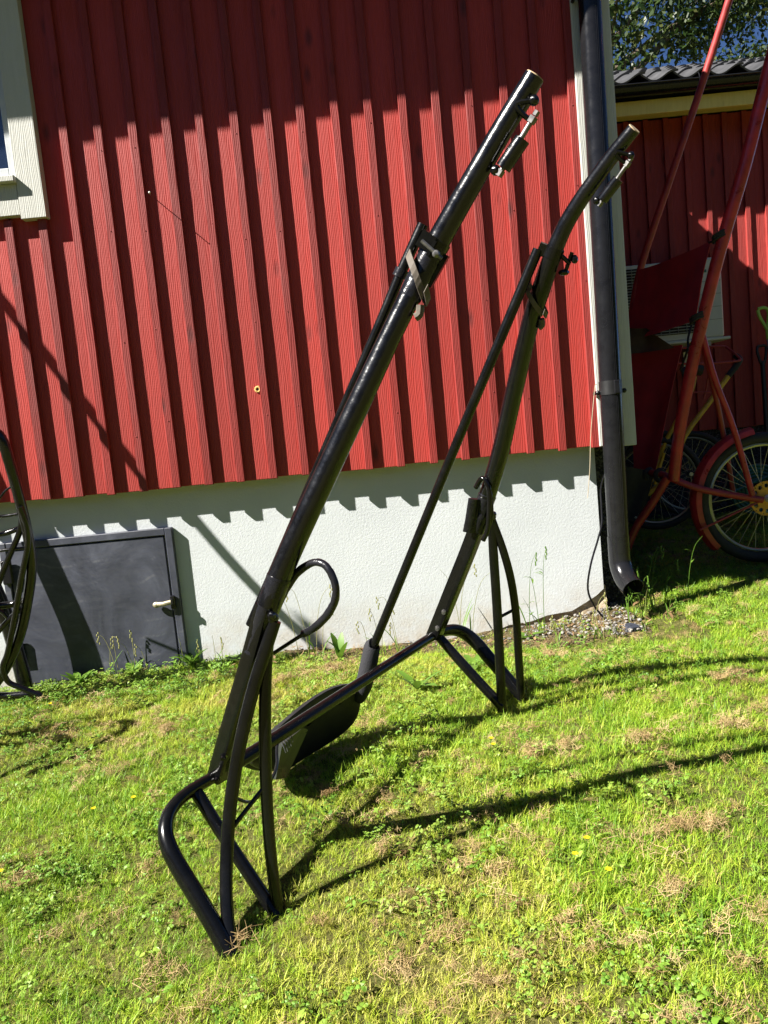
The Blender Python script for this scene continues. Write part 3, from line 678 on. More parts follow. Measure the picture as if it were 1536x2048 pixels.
for s_ in (no, ni, fi, fo): stay(s_)
MB().tube([(-0.4076, 1.5873, 0.170), (-0.3185, 1.632, 0.255)], .0052, 10).build('tie_rod', 'black_satin', cart, smooth=True)
MB().tube([(0.3418, 2.511, .352), (0.4085, 2.537, .372)], .0055, 10).build('tie_rod', 'black_satin', cart, smooth=True)
for q in ((-.262, 1.632, .628), (.345, 2.462, .70)):
    b = MB(); b.ball(q, .0145, 10, 7); b.tube([Vector(q) - TOCAM * .02, Vector(q) + TOCAM * .024 + Vector((.004, 0, .008))], .006, 8); b.ball(Vector(q) + TOCAM * .022 + Vector((.006, 0, .010)), .010, 6, 5); b.build('stay_bolt', 'black_gloss', cart, smooth=True)
# feet plates and bolts on the lower bars
for (pp, i) in ((near_low, .12), (near_low, .52)):
    p, u, r, c, R = frame_at(pp, i)
    b = MB(); b.tube([p + c * R * .7 + r * .004, p + c * (R + .006) + r * .004], .0085, 6); b.tube([p + c * (R + .006) + r * .004, p + c * (R + .013) + r * .006], .0055, 8); b.build('bolt', 'black_gloss', lb_n, smooth=True)
for (pp, i) in ((far_low, .25), (far_low, .6)):
    p, u, r, c, R = frame_at(pp, i)
    b = MB(); b.tube([p + c * R * .7, p + c * (R + .006)], .0085, 6); b.tube([p + c * (R + .006), p + c * (R + .012)], .0055, 8); b.build('bolt', 'dull_steel', lb_f, smooth=True)
gs = MB(); gs.prism([(-.458, 1.752, .232), (-.431, 1.737, .27), (-.418, 1.731, .32), (-.405, 1.735, .31), (-.415, 1.745, .25), (-.43, 1.765, .225)], tuple(Vector((.02, .03, 0)))); gs.build('gusset', 'black_satin', cart)

# support rods clamped beside the shafts, foam grip at the foot of the far one
MB().tube([[0.4763, 2.1077, 1.4457, 0.0142], [0.3653, 2.1619, 1.2244, 0.0142], [0.2394, 2.2254, 0.9736, 0.0140], [0.102, 2.2963, 0.6933, 0.0138], [-0.0783, 2.3924, 0.3244, 0.0138]], n=18, smooth=2).build('support_rod', 'black_satin', cart, smooth=True)
MB().tube([(0.1354, 1.6164, 1.4131, .0118), (0.0802, 1.6333, 1.321, .0112), (0.0361, 1.6473, 1.2396, .0110), (-0.1313, 1.7165, 0.9488, .0108), (-0.343, 1.795, 0.5787, .0106)], n=18, smooth=2).build('support_rod', 'black_satin', cart, smooth=True)
MB().tube([(.0865, 1.631, 1.332), (.0775, 1.634, 1.317)], .0150, 14).build('rod_collar', 'black_lump', cart, smooth=True)
MB().tube([[-0.0745, 2.3905, 0.337, 0.020], [-0.0790, 2.3930, 0.3295, 0.0262], [-0.099, 2.402, 0.2611, 0.0282], [-0.1199, 2.4117, 0.1985, 0.0275], [-0.1392, 2.4223, 0.1533, 0.0190], [-0.142, 2.424, 0.148, 0.008]], n=24, smooth=3, jitter=.01).build('foam_grip', 'foam', cart, smooth=True)
# leather straps round shaft and rod
def strap(path, i, rr, cc, tilt, side, drop):
    p, u, r, c, R = frame_at(path, i); pts = []
    for k in range(27):
        a = 2 * math.pi * k / 24 + .6
        q = p + r * (math.cos(a) * rr + side) + c * (math.sin(a) * cc) - u * (math.cos(a) * tilt)
        if k > 19: q = q + r * .006 * (k - 19) * .35 + c * .003
        pts.append(q)
    V = []; F = []; wd = .0085; th = .0020
    for j, q in enumerate(pts):
        ctr = p + r * side; out = (q - ctr); out = (out - u * out.dot(u)).normalized()
        for s1_, t1 in ((-1, 0), (1, 0), (1, 1), (-1, 1)): V.append(q + u * wd * s1_ + out * th * t1)
    for j in range(len(pts) - 1):
        for k in range(4): F.append((j * 4 + k, j * 4 + (k + 1) % 4, j * 4 + 4 + (k + 1) % 4, j * 4 + 4 + k))
    F += [(0, 1, 2, 3), (len(V) - 1, len(V) - 2, len(V) - 3, len(V) - 4)]
    mb = MB(); mb.add(V, F)
    st = mb.build('strap', 'strap_leather', cart, smooth=False)
    kb = MB(); q = p + r * (rr + side - .004) - u * (tilt + .012) + c * .012
    kb.tube([q, q + r * .007 - u * .016, q + r * .002 - u * .026], .0088, 8, smooth=2); kb.build('strap_end', 'strap_leather', st, smooth=True)
strap(near_up, 6.05, .0375, .0375, .034, -.004, 0)
strap(far_up, 5.45, .036, .034, .030, -.004, 0)
# sprung buffers bolted under the shaft tips
def buffer(tip, nut, rod0, cyl1, loop, r0):
    tip, nut, rod0, cyl1, loop = map(Vector, (tip, nut, rod0, cyl1, loop))
    u = (nut - cyl1).normalized(); side = Vector((-.75, 0, .35)).normalized()
    b = MB(); b.tube([nut, cyl1 - u * .006], r0 * .36, 10); root = b.build('buffer', 'dull_steel', cart, smooth=True)
    b = MB(); b.tube([rod0, rod0 - u * .003, cyl1], r0, 20); b.build('buffer_cylinder', 'black_gloss', root, smooth=True)
    b = MB(); b.tube([nut - u * .006, nut + u * .006], r0 * .62, 6); b.tube([nut + u * .008, nut + u * .017], r0 * .42, 6); b.tube([cyl1 - u * .004, cyl1 - u * .016], r0 * .55, 6); b.build('buffer_nut', 'dull_steel', root, smooth=True)
    b = MB(); b.tube([tip, nut + side * .040 + u * .016, nut + side * .022 + u * .004, nut - u * .002], .0050, 8, smooth=3); b.build('buffer_hanger', 'black_satin', root, smooth=True)
    b = MB(); b.tube([cyl1 - u * .010, cyl1 - u * .012 + side * .012, loop], .0042, 8, smooth=3); b.build('buffer_loop', 'black_satin', root, smooth=True)
    for q in (tip, loop):
        b = MB(); b.ball(q, r0 * .68, 8, 6); b.build('buffer_bolt', 'black_gloss', root, smooth=True)
buffer((0.3465, 1.478, 1.5785), (0.3425, 1.486, 1.5475), (0.3235, 1.493, 1.5175), (0.2870, 1.513, 1.4755), (0.2735, 1.518, 1.4745), .0150)
buffer((0.6805, 1.942, 1.6110), (0.6740, 1.950, 1.5945), (0.6545, 1.966, 1.5655), (0.6215, 1.9953, 1.5272), (0.6080, 2.0, 1.5285), .0142)
# hose loop near the axle stay on the near side; doubled loop on the far one
MB().tube([[-0.2686, 1.6535, 0.6109, 0.0062], [-0.2459, 1.655, 0.6557, 0.0085], [-0.2263, 1.655, 0.6882, 0.0092], [-0.1963, 1.6425, 0.7215, 0.0092], [-0.1583, 1.6156, 0.7421, 0.0080], [-0.1322, 1.5972, 0.7352, 0.0078], [-0.1178, 1.587, 0.7057, 0.0078], [-0.1169, 1.5864, 0.6737, 0.0080], [-0.1339, 1.5984, 0.6383, 0.0090], [-0.1656, 1.6208, 0.6054, 0.0090], [-0.2006, 1.6455, 0.5824, 0.0086]], n=14, smooth=4, jitter=.10).build('hose_loop', 'black_lump', cart, smooth=True)
MB().tube([(-0.197, 1.643, .585), (-0.278, 1.69, 0.5337)], .0044, 10).build('loop_rod', 'black_satin', cart, smooth=True)
MB().tube([(.298, 2.44, .80), (.318, 2.415, .83), (.334, 2.405, .80), (.3305, 2.41, .73), (.322, 2.42, .665), (.306, 2.43, .63)], .0078, 10, smooth=4).build('hose_loop', 'black_satin', cart, smooth=True)
MB().tube([(.330, 2.425, .815), (.339, 2.415, .775), (.338, 2.42, .71), (.331, 2.43, .68)], .0072, 10, smooth=4).build('hose_loop', 'black_satin', cart, smooth=True)
ov = MB(); ov.tube([(.268, 2.478, .655), (.279, 2.465, .70), (.292, 2.445, .765)], .020, 16, flat=(1, .35), up=(1, 0, 0)); ov.build('oval_plate', 'black_lump', cart, smooth=True)

# seat: padded shell hanging behind the crossbar, lower edge on the grass
def seat_shell(name, mat, ac, ha, zc, hz, f_top, f_bot, thick, puff, parent):
    rings = [(.90, 0.0), (1.0, .22), (1.0, .75), (.9, 1.0), (.55, 1.0 + puff * .6), (.2, 1.0 + puff)]
    front = [(.55, -.10), (.2, -.16)]
    n = 48; V = []; F = []
    def pt(a, z, w):
        f = f_bot + (f_top - f_bot) * ((z - (zc - hz)) / (2 * hz)) - thick * w + .05 * ((a - ac) / ha) ** 2
        return cl(a, f, z)
    seq = [front[1], front[0]] + rings
    for sc_, w in seq:
        for k in range(n):
            t = 2 * math.pi * k / n; ca, sa = math.cos(t), math.sin(t); q = (abs(ca) ** 3.2 + abs(sa) ** 3.2) ** (-1 / 3.2)
            zz = zc + hz * sc_ * sa * q; zz += .018 * sc_ * math.sin((ca * q) * 2.2) * (sa > 0); tt = max(0, -ca * q * sc_); zz += .13 * tt ** 1.3 * (1 - (zz - (zc - hz)) / (2 * hz))
            V.append(pt(ac + ha * sc_ * ca * q, zz, w))
    for i in range(len(seq) - 1):
        for k in range(n): F.append((i * n + k, i * n + (k + 1) % n, (i + 1) * n + (k + 1) % n, (i + 1) * n + k))
    F += [tuple(range(n)), tuple(range((len(seq) - 1) * n, len(seq) * n))]
    return MB().add(V, F).build(name, mat, parent, smooth=True)
seat = seat_shell('seat', 'seat_vinyl', -.045, .258, .112, .098, -.345, -.412, .028, .2, cart)
seat_shell('seat_pad', 'foam', -.045, .256, .096, .090, -.375, -.437, .032, .5, seat)
bp = MB(); bp.prism([cl(-.145, -.262, .205), cl(-.125, -.262, .19), cl(-.22, -.275, .090), cl(-.262, -.275, .105), cl(-.235, -.262, .195)], tuple(FX * -.012)); bp.build('seat_bracket', 'panel_grey', cart)
for a in (-.02, .12):
    b = MB(); b.tube([cl(a, -.207, .255), cl(a, -.30, .20), cl(a, -.36, .15)], .010, 10, smooth=3); b.build('seat_bracket', 'black_satin', cart, smooth=True)
MB().tube([cl(-.50, -.20, .20), cl(-.44, -.195, .150), cl(-.38, -.20, .150), cl(-.32, -.21, .175), cl(-.285, -.235, .205), cl(-.25, -.26, .225)], .0042, 8, smooth=5).build('brake_cable', 'black_plastic', cart, smooth=True)
zt = MB()
for k in range(5):
    p0 = cl(-.27 + .008 * k, -.225, .212 + .004 * k); zt.tube([p0 + Vector((-.006, 0, .016)), p0 + Vector((.003, -.005, 0)), p0 + Vector((.006, 0, -.018 - .004 * (k % 2)))], .0022, 6, smooth=2)
zt.build('cable_ties', 'cable_tie', cart, smooth=True)

# ------------------------------------------------------------------ second black cart at the left edge
lc = thing('tubular_cart', 'second black cart of bent tubes leaning by the dark foundation hatch', 'horse cart', (-1.65, 3.33, gz(-1.65, 3.33)))
def lt_(name, pts, r, n=14, sm=5): return MB().tube(pts, r, n, smooth=sm).build(name, 'black_gloss', lc, smooth=True)
lt_('shaft', [(-3.05, 3.06, 3.35), (-2.55, 3.09, 2.58), (-2.05, 3.10, 1.80), (-1.72, 3.10, 1.35), (-1.55, 3.10, 1.18), (-1.495, 3.1, 1.149 - .02), (-1.483, 3.12, 1.017), (-1.481, 3.16, 0.85), (-1.486, 3.193, 0.711), (-1.503, 3.222, 0.591), (-1.549, 3.254, 0.46), (-1.631, 3.297, 0.28), (-1.739, 3.335, 0.122), (-1.861, 3.365, -0.003)], .0215)
lt_('brace', [(-1.476, 3.161, 0.846), (-1.512, 3.185, 0.746), (-1.581, 3.21, 0.644), (-1.651, 3.235, 0.539), (-1.768, 3.282, 0.342)], .0125)
lt_('brace', [(-1.474, 3.131, 0.845), (-1.466, 3.151, 0.763), (-1.483, 3.171, 0.678), (-1.541, 3.202, 0.55), (-1.606, 3.239, 0.396), (-1.688, 3.283, 0.214), (-1.728, 3.299, 0.145), (-1.724, 3.316, 0.075), (-1.681, 3.324, 0.041), (-1.595, 3.334, -0.010)], .0125)
lt_('cross_tube', [(-1.66, 3.205, 0.663), (-1.591, 3.204, 0.667), (-1.494, 3.204, 0.668)], .0065)
lt_('cross_tube', [(-1.765, 3.299, 0.271), (-1.655, 3.278, 0.359), (-1.582, 3.265, 0.412)], .0125)
lt_('cross_tube', [(-1.90, 3.30, .84), (-1.617, 3.167, 0.821), (-1.578, 3.169, 0.811), (-1.505, 3.169, 0.814)], .006)
lt_('cable', [(-1.75, 3.2, .60), (-1.65, 3.17, .80), (-1.586, 3.157, 0.861), (-1.536, 3.146, 0.909), (-1.497, 3.14, 0.932)], .0045, 8)
lt_('cross_tube', [(-1.80, 3.25, .52), (-1.722, 3.26, 0.431), (-1.679, 3.27, 0.392), (-1.655, 3.282, 0.342)], .008)
lt_('base_tube', [(-2.25, 3.36, -.02), (-1.859, 3.363, 0.000), (-1.747, 3.363, -0.004), (-1.619, 3.366, -0.010)], .0155)
lt_('cross_tube', [(-1.75, 3.21, .73), (-1.60, 3.205, .735), (-1.52, 3.195, .752)], .011)
lt_('shaft', [(-3.4, 2.3, 3.1), (-2.75, 2.42, 2.0), (-2.35, 2.55, 1.15), (-2.25, 2.65, .6), (-2.35, 2.78, .18), (-2.5, 2.85, -.05)], .021)
lt_('prop', [(-2.30, 3.46, 2.0), (-1.935, 3.48, .86), (-1.80, 3.49, .42), (-1.755, 3.50, .12), (-1.74, 3.50, -.05)], .034)
lt_('arch', [(-2.27, 2.66, .55), (-2.05, 2.62, .64), (-1.80, 2.63, .66), (-1.66, 2.58, .58), (-1.60, 2.48, .40), (-1.60, 2.42, .25)], .019)
lt_('arch', [(-2.27, 2.66, .50), (-2.10, 2.58, .54), (-1.88, 2.57, .55), (-1.78, 2.52, .46), (-1.74, 2.44, .30), (-1.74, 2.40, .20)], .017)
lt_('crossbar', [(-2.27, 2.66, .55), (-2.05, 2.95, .50), (-1.70, 3.28, .42), (-1.56, 3.26, .44)], .015)

# ------------------------------------------------------------------ red cart with wheels in the shade
rc = thing('red_cart', 'red trotting cart tipped up on end, with wheel and canvas apron, beside the shed', 'horse cart', (1.8, 4.3, gz(1.8, 4.3)))
def rt(name, pts, r, mat='red_metal', n=14, sm=4, par=rc): return MB().tube(pts, r, n, smooth=sm).build(name, mat, par, smooth=True)
rt('shaft', [(2.12, 3.66, 3.02), (1.987, 3.75, 2.523), (1.883, 3.82, 2.107), (1.78, 3.9, 1.738), (1.705, 3.97, 1.414), (1.644, 4.03, 1.122), (1.595, 4.08, 0.84), (1.568, 4.12, 0.60)], .0305)
rt('shaft', [(2.42, 4.42, 3.9), (2.273, 4.5, 3.441), (2.108, 4.7, 2.888), (1.927, 4.8, 2.389), (1.743, 4.9, 1.882), (1.673, 4.95, 1.559), (1.636, 5.0, 1.317), (1.59, 5.1, .6)], .0215, 'faded_red_metal')
rt('crossbar', [(1.34, 5.08, .62), (1.507, 4.3, 0.638), (1.574, 4.15, 0.604), (1.699, 4.1, 0.541), (1.912, 4.1, 0.48), (2.032, 4.1, 0.450)], .018, 'faded_red_metal')
rt('leg', [(1.547, 4.15, 0.615), (1.475, 4.2, 0.48), (1.38, 4.25, 0.325), (1.30, 4.27, .13)], .023, 'faded_red_metal')
rt('stay', [(1.699, 3.98, 1.366), (1.766, 4.0, 1.108), (1.87, 4.04, 0.84), (1.967, 4.075, 0.483)], .0155, 'red_metal')
rt('stay', [(1.701, 4.0, 1.343), (1.802, 4.1, 1.059), (1.885, 4.2, 0.812), (1.956, 4.27, 0.47)], .0135, 'faded_red_metal')
rt('brace', [(1.687, 4.1, 0.319), (2.032, 4.1, 0.449)], .006, 'faded_red_metal')
b = MB(); b.torus((1.53, 4.22, .625), .028, .014, (.35, -.8, -.1), 20, 8); b.torus((1.50, 4.30, .63), .028, .012, (.35, -.8, -.1), 20, 8); b.build('rope_wrap', 'rubber', rc, smooth=True)
WC = Vector((2.072, 4.18, .452))
wheel = MB().torus(WC, .328, .030, (0, 1, 0), 64, 14, 1.0).build('wheel', 'rubber', rc, smooth=True)
MB().torus(WC, .291, .011, (0, 1, 0), 64, 8, 1.3).build('rim', 'rim_metal', wheel, smooth=True)
sp0 = None
for k in range(36):
    a = 2 * math.pi * k / 36; s = (-1) ** k; ah = a + .55 * (1 if k % 4 < 2 else -1)
    p0 = WC + Vector((.032 * math.cos(ah), .028 * s, .032 * math.sin(ah))); p1 = WC + Vector((.285 * math.cos(a), .004 * s, .285 * math.sin(a)))
    MB().tube([p0, p1], .0016, 5).build('spoke', 'rim_metal', wheel)
MB().tube([WC - Vector((0, .085, 0)), WC + Vector((0, .085, 0))], .016, 14).build('hub', 'steel', wheel, smooth=True)
def hole_disc(c, R, nh):
    bm = bmesh.new(); loops = [(0, 0, R, 48)] + [(R * .74 * math.cos(2 * math.pi * k / nh), R * .74 * math.sin(2 * math.pi * k / nh), R * .125, 12) for k in range(nh)]
    loops += [(R * .92 * math.cos(2 * math.pi * (k + .5) / nh), R * .92 * math.sin(2 * math.pi * (k + .5) / nh), R * .04, 8) for k in range(nh)] + [(0, 0, R * .16, 16)]
    for (x, z, r, n) in loops:
        vs_ = [bm.verts.new((c[0] + x + r * math.cos(2 * math.pi * i / n), c[1], c[2] + z + r * math.sin(2 * math.pi * i / n))) for i in range(n)]
        for i in range(n): bm.edges.new((vs_[i], vs_[(i + 1) % n]))
    bmesh.ops.triangle_fill(bm, use_beauty=True, use_dissolve=False, edges=bm.edges[:])
    g_ = bmesh.ops.extrude_face_region(bm, geom=bm.faces[:]); bmesh.ops.translate(bm, vec=(0, .006, 0), verts=[v for v in g_['geom'] if isinstance(v, bmesh.types.BMVert)])
    bm.verts.index_update(); mb = MB(); mb.v = [tuple(v.co) for v in bm.verts]; mb.f = [tuple(v.index for v in f.verts) for f in bm.faces]; bm.free(); return mb
hole_disc(WC - Vector((0, .05, 0)), .094, 12).build('brake_disc', 'sprocket_yellow', wheel)
b = MB(); b.tube([WC - Vector((0, .115, 0)), WC - Vector((0, .06, 0))], .021, 14); b.ball(WC - Vector((0, .118, 0)), .013, 8, 6); b.build('axle_nut', 'white_plastic', wheel, smooth=True)
# mudguard
V = []; F = []; n = 28; sec = [(-.052, -.020), (-.046, .004), (-.024, .014), (0, .017), (.024, .014), (.046, .004), (.052, -.020)]
for i in range(n + 1):
    a = math.radians(98 + (222 - 98) * i / n); d = Vector((math.cos(a), 0, math.sin(a)))
    for (y, h) in sec: V.append(WC + d * (.378 + h) + Vector((0, y, 0)))
    for (y, h) in sec: V.append(WC + d * (.375 + h) + Vector((0, y, 0)))
m = 14
for i in range(n):
    for k in range(6):
        F.append((i * m + k, i * m + k + 1, (i + 1) * m + k + 1, (i + 1) * m + k)); F.append((i * m + 7 + k, (i + 1) * m + 7 + k, (i + 1) * m + 8 + k, i * m + 8 + k))
    F.append((i * m, (i + 1) * m, (i + 1) * m + 7, i * m + 7)); F.append((i * m + 6, i * m + 13, (i + 1) * m + 13, (i + 1) * m + 6))
for e in (0, n): F.append(tuple(e * m + k for k in (0, 1, 2, 3, 4, 5, 6, 13, 12, 11, 10, 9, 8, 7)))
MB().add(V, F).build('mudguard', 'red_metal', rc, smooth=True)
# canvas apron, lower flap, leather saddle
def cloth(name, quad, mat, sag, nu=14, nv=10, par=rc, thick=.004):
    A, B, C_, D = map(Vector, quad); V = []; F = []; nn = ((B - A).cross(D - A)).normalized()
    for lay in (0, 1):
        for j in range(nv + 1):
            for i in range(nu + 1):
                u, v = i / nu, j / nv
                p = (A * (1 - u) + B * u) * (1 - v) + (D * (1 - u) + C_ * u) * v
                s_ = math.sin(math.pi * u) * math.sin(math.pi * (v * .8 + .1)); p = p + Vector((0, 0, -1)) * sag * s_ * .5 + nn * (sag * s_ * .6 + .006 * math.sin(9 * u + 5 * v) + thick * lay)
                V.append(p)
    m = nu + 1; N = m * (nv + 1)
    for j in range(nv):
        for i in range(nu):
            a = j * m + i; F.append((a, a + 1, a + m + 1, a + m)); F.append((N + a, N + a + m, N + a + m + 1, N + a + 1))
    for i in range(nu): F.append((i, N + i, N + i + 1, i + 1)); b_ = nv * m + i; F.append((b_, b_ + 1, N + b_ + 1, N + b_))
    for j in range(nv): a = j * m; F.append((a, a + m, N + a + m, N + a)); b_ = a + nu; F.append((b_, N + b_, N + b_ + m, b_ + m))
    return MB().add(V, F).build(name, mat, par, smooth=True)
cloth('apron', [(1.716, 4.9, 1.854), (1.849, 4.15, 1.841), (1.737, 4.15, 1.437), (1.63, 4.95, 1.44)], 'canvas_red', .06)
cloth('lower_flap', [(1.655, 4.95, 1.40), (1.855, 4.62, 1.35), (1.635, 4.6, .60), (1.585, 4.8, .60)], 'canvas_red', .05)
cloth('saddle_flap', [(1.57, 4.8, 1.505), (1.675, 4.7, 1.475), (1.80, 4.6, 1.335), (1.56, 4.8, 1.34)], 'canvas_brown', .03)
cloth('mud_flap', [(1.30, 4.32, .71), (1.525, 4.28, .645), (1.462, 4.28, .45), (1.31, 4.32, .32)], 'rubber', .02)
for A_, B_ in (((1.830, 4.13, 1.826), (1.80, 3.86, 1.790)), ((1.722, 4.13, 1.455), (1.70, 3.94, 1.415))):
    A_, B_ = Vector(A_), Vector(B_); t = MB(); t.tube([A_, (A_ + B_) / 2 + Vector((.004, 0, -.006)), B_], .007, 8, smooth=3)
    for k in range(3): t.torus(B_ + Vector((-.012, .04, .004 + .011 * k)), .040, .0065, (-.28, .2, .95), 24, 7)
    t.build('cord', 'rubber', rc, smooth=True)
rt('loose_cord', [(1.715, 4.1, 1.44), (1.66, 4.05, 1.34), (1.645, 4.03, 1.28), (1.63, 4.1, 1.18)], .006, 'rubber', 8)

# ------------------------------------------------------------------ yellow bicycle behind the red cart
bk = thing('yellow_bicycle', 'old yellow bicycle with rusty carrier standing behind the red cart', 'bicycle', (1.95, 5.05, gz(1.95, 5.05)))
for cx, cy, cz in ((1.80, 5.03, .50), (2.22, 5.52, .50)):
    C0 = Vector((cx, cy, cz)); ax = (.18, 1, 0)
    w_ = MB().torus(C0, .285, .021, ax, 56, 10).build('wheel', 'rubber', bk, smooth=True)
    MB().torus(C0, .258, .008, ax, 56, 8, 1.5).build('rim', 'rim_metal', w_, smooth=True)
    axv = Vector(ax).normalized(); e1 = axv.orthogonal().normalized(); e2 = axv.cross(e1)
    for k in range(28):
        a = 2 * math.pi * k / 28; ah = a + .5 * (1 if k % 4 < 2 else -1)
        MB().tube([C0 + (e1 * math.cos(ah) + e2 * math.sin(ah)) * .025 + axv * .02 * (-1) ** k, C0 + (e1 * math.cos(a) + e2 * math.sin(a)) * .254], .0014, 5).build('spoke', 'rim_metal', w_)
    MB().tube([C0 - axv * .05, C0 + axv * .05], .014, 10).build('hub', 'steel', w_, smooth=True)
def yt(name, pts, r, mat='yellow_paint', sm=3): return MB().tube(pts, r, 12, smooth=sm).build(name, mat, bk, smooth=True)
yt('frame_tube', [(1.72, 4.98, .44), (1.83, 4.96, .53), (1.976, 4.95, 0.80), (2.146, 4.95, 1.00), (2.275, 4.95, 1.155)], .0165)
yt('frame_tube', [(1.75, 5.06, .46), (1.857, 5.02, 0.74), (1.96, 5.0, .92), (2.05, 5.0, 1.08), (2.075, 5.0, 1.17)], .0150)
yt('fork_blade', [(1.77, 4.97, .50), (1.80, 4.965, .60), (1.835, 4.96, .70)], .011)
yt('grip', [(2.27, 4.95, 1.150), (2.33, 4.95, 1.215), (2.352, 4.96, 1.25), (2.35, 5.0, 1.275)], .020, 'rubber')
yt('saddle', [(2.02, 5.06, 1.20), (2.09, 5.04, 1.215), (2.14, 5.04, 1.205)], .035, 'rubber')
yt('mudguard', [(1.56, 5.03, .68), (1.63, 5.03, .78), (1.74, 5.03, .835), (1.85, 5.03, .83), (1.95, 5.03, .79)], .020, 'rubber')
ck = [(1.874, 4.9, 1.347), (1.884, 4.9, 1.30), (1.91, 4.9, 1.268), (1.954, 4.9, 1.255), (2.137, 4.9, 1.238), (2.311, 4.9, 1.237), (2.335, 4.93, 1.26), (2.344, 5.1, 1.337), (2.30, 5.1, 1.352), (2.164, 5.1, 1.36), (1.984, 5.1, 1.368), (1.90, 5.02, 1.36), (1.874, 4.9, 1.347)]
yt('carrier', ck, .0072, 'faded_red_metal')
yt('carrier_stay', [(2.15, 4.93, 1.24), (2.13, 4.95, 1.10), (2.11, 4.96, 1.02)], .0068, 'faded_red_metal')
yt('carrier_stay', [(2.02, 4.95, 1.07), (2.14, 4.95, 1.06), (2.22, 4.95, 1.055), (2.23, 4.95, 1.09)], .0055, 'faded_red_metal')

# garden odds and ends seen through the wheel
hr = thing('hose_reel', 'coiled green garden hose on the ground behind the red cart wheel', 'garden hose', (2.5, 5.3, gz(2.5, 5.3)))
for k in range(5): MB().torus((2.62, 5.35, .36 + .0), .17 - .024 * k, .013, (.25, 1, .1), 36, 8).build('coil', 'hose_green', hr, smooth=True)
MB().tube([(2.42, 5.30, .36), (2.62, 5.27, .44), (2.86, 5.25, .50), (3.1, 5.2, .44)], .011, 8, smooth=4).build('loose_end', 'hose_green', hr, smooth=True)
pt_ = MB(); pt_.tube([(2.98, 5.5, .10, .11), (2.98, 5.5, .34, .155), (2.98, 5.5, .345, .168), (2.98, 5.5, .40, .172), (2.98, 5.5, .40, .15), (2.98, 5.5, .36, .145)], n=28)
tag(pt_.build('flower_pot', 'terracotta', origin=(2.98, 5.5, .10), smooth=True), 'terracotta flower pot standing behind the red cart wheel', 'flower pot')
cp = MB(); gx, gy = 1.03, 3.30
cp.tube([(gx, gy, gz(gx, gy) - .01, .030), (gx + .006, gy - .004, gz(gx, gy) + .034, .030), (gx + .006, gy - .004, gz(gx, gy) + .036, .024), (gx + .004, gy - .002, gz(gx, gy) + .02, .023)], n=20)
tag(cp.build('tin_cap', 'hatch_metal', origin=(gx, gy, gz(gx, gy)), smooth=True), 'small grey metal cap lying in the grass below the downpipe outlet', 'cap')

# ------------------------------------------------------------------ trees beyond the shed
def tree(name, label, x, y, h, cr, n_leaf, seed, group):
    r_ = np.random.default_rng(seed); pr_ = random.Random(seed)
    z0 = 0.0
    t = thing(name, label, 'tree', (x, y, z0), group)
    limbs = []
    trunk = [(x, y, z0, .034 * h), (x + .1, y, z0 + h * .18, .028 * h), (x - .08, y + .1, z0 + h * .4, .021 * h), (x + .06, y, z0 + h * .62, .013 * h), (x, y, z0 + h * .88, .005 * h)]
    tr = MB().tube(trunk, n=12, smooth=3, jitter=.05).build('trunk', 'bark', t, smooth=True)
    centers = []
    for k in range(26):
        a = pr_.uniform(0, 6.28); zz = h * pr_.uniform(.25, .85); L_ = cr * pr_.uniform(.55, 1.0) * (1.05 - .6 * abs(zz / h - .5))
        b0 = Vector((x, y, z0 + zz)); tip = b0 + Vector((math.cos(a) * L_, math.sin(a) * L_, L_ * pr_.uniform(.1, .55)))
        mid = (b0 + tip) / 2 + Vector((0, 0, L_ * .12))
        MB().tube([(*b0, .010 * h * (1.1 - zz / h)), (*mid, .005 * h * (1.1 - zz / h)), (*tip, .0012 * h)], n=7, smooth=3).build('limb', 'bark', tr, smooth=True)
        for s in (.45, .65, .85, 1.0): centers.append(b0 * (1 - s) ** 2 + mid * 2 * s * (1 - s) + tip * s * s)
    centers = np.array([tuple(c_) for c_ in centers])
    nc = len(centers)
    idx = r_.integers(0, nc, n_leaf)
    sub = centers[idx] + r_.normal(0, 1, (n_leaf, 3)) * np.array([.20, .20, .15]) * cr * .62 * r_.uniform(.4, 1.0, (nc, 1))[idx]
    sz = r_.uniform(.035, .075, n_leaf)[:, None]
    d = r_.normal(0, 1, (n_leaf, 3)); d[:, 2] -= .5; d /= np.linalg.norm(d, axis=1)[:, None]
    e = r_.normal(0, 1, (n_leaf, 3)); e -= d * (e * d).sum(1)[:, None]; e /= np.linalg.norm(e, axis=1)[:, None]
    q = np.cross(d, e)
    V = np.stack([sub - d * sz, sub + e * sz * .48 + q * sz * .12, sub + d * sz, sub - e * sz * .48 + q * sz * .12], 1).reshape(-1, 3) - np.array((x, y, z0))
    me = bpy.data.meshes.new('crown'); me.vertices.add(len(V)); me.vertices.foreach_set('co', V.astype(np.float32).ravel())
    me.loops.add(len(V)); me.loops.foreach_set('vertex_index', np.arange(len(V), dtype=np.int32))
    me.polygons.add(n_leaf); me.polygons.foreach_set('loop_start', np.arange(0, len(V), 4, dtype=np.int32)); me.polygons.foreach_set('loop_total', np.full(n_leaf, 4, dtype=np.int32))
    me.update(); me.materials.append(M['tree_leaf']); o = link(bpy.data.objects.new('crown', me)); o.parent = t; o['kind'] = 'stuff'; o['o'] = (x, y, z0); ALL.append(o)
G1 = 'leafy trees behind the shed'
tree('broadleaf_tree', 'tall leafy tree rising behind the shed roof at the top right', 4.6, 14.5, 13.5, 4.2, 60000, 3, G1)
tree('broadleaf_tree', 'second leafy tree farther right beyond the shed roof', 10.5, 17.5, 14, 4.6, 45000, 5, G1)
tree('broadleaf_tree', 'leafy tree mostly hidden behind the house corner and shed', 1.2, 20.5, 15, 5.0, 45000, 9, G1)

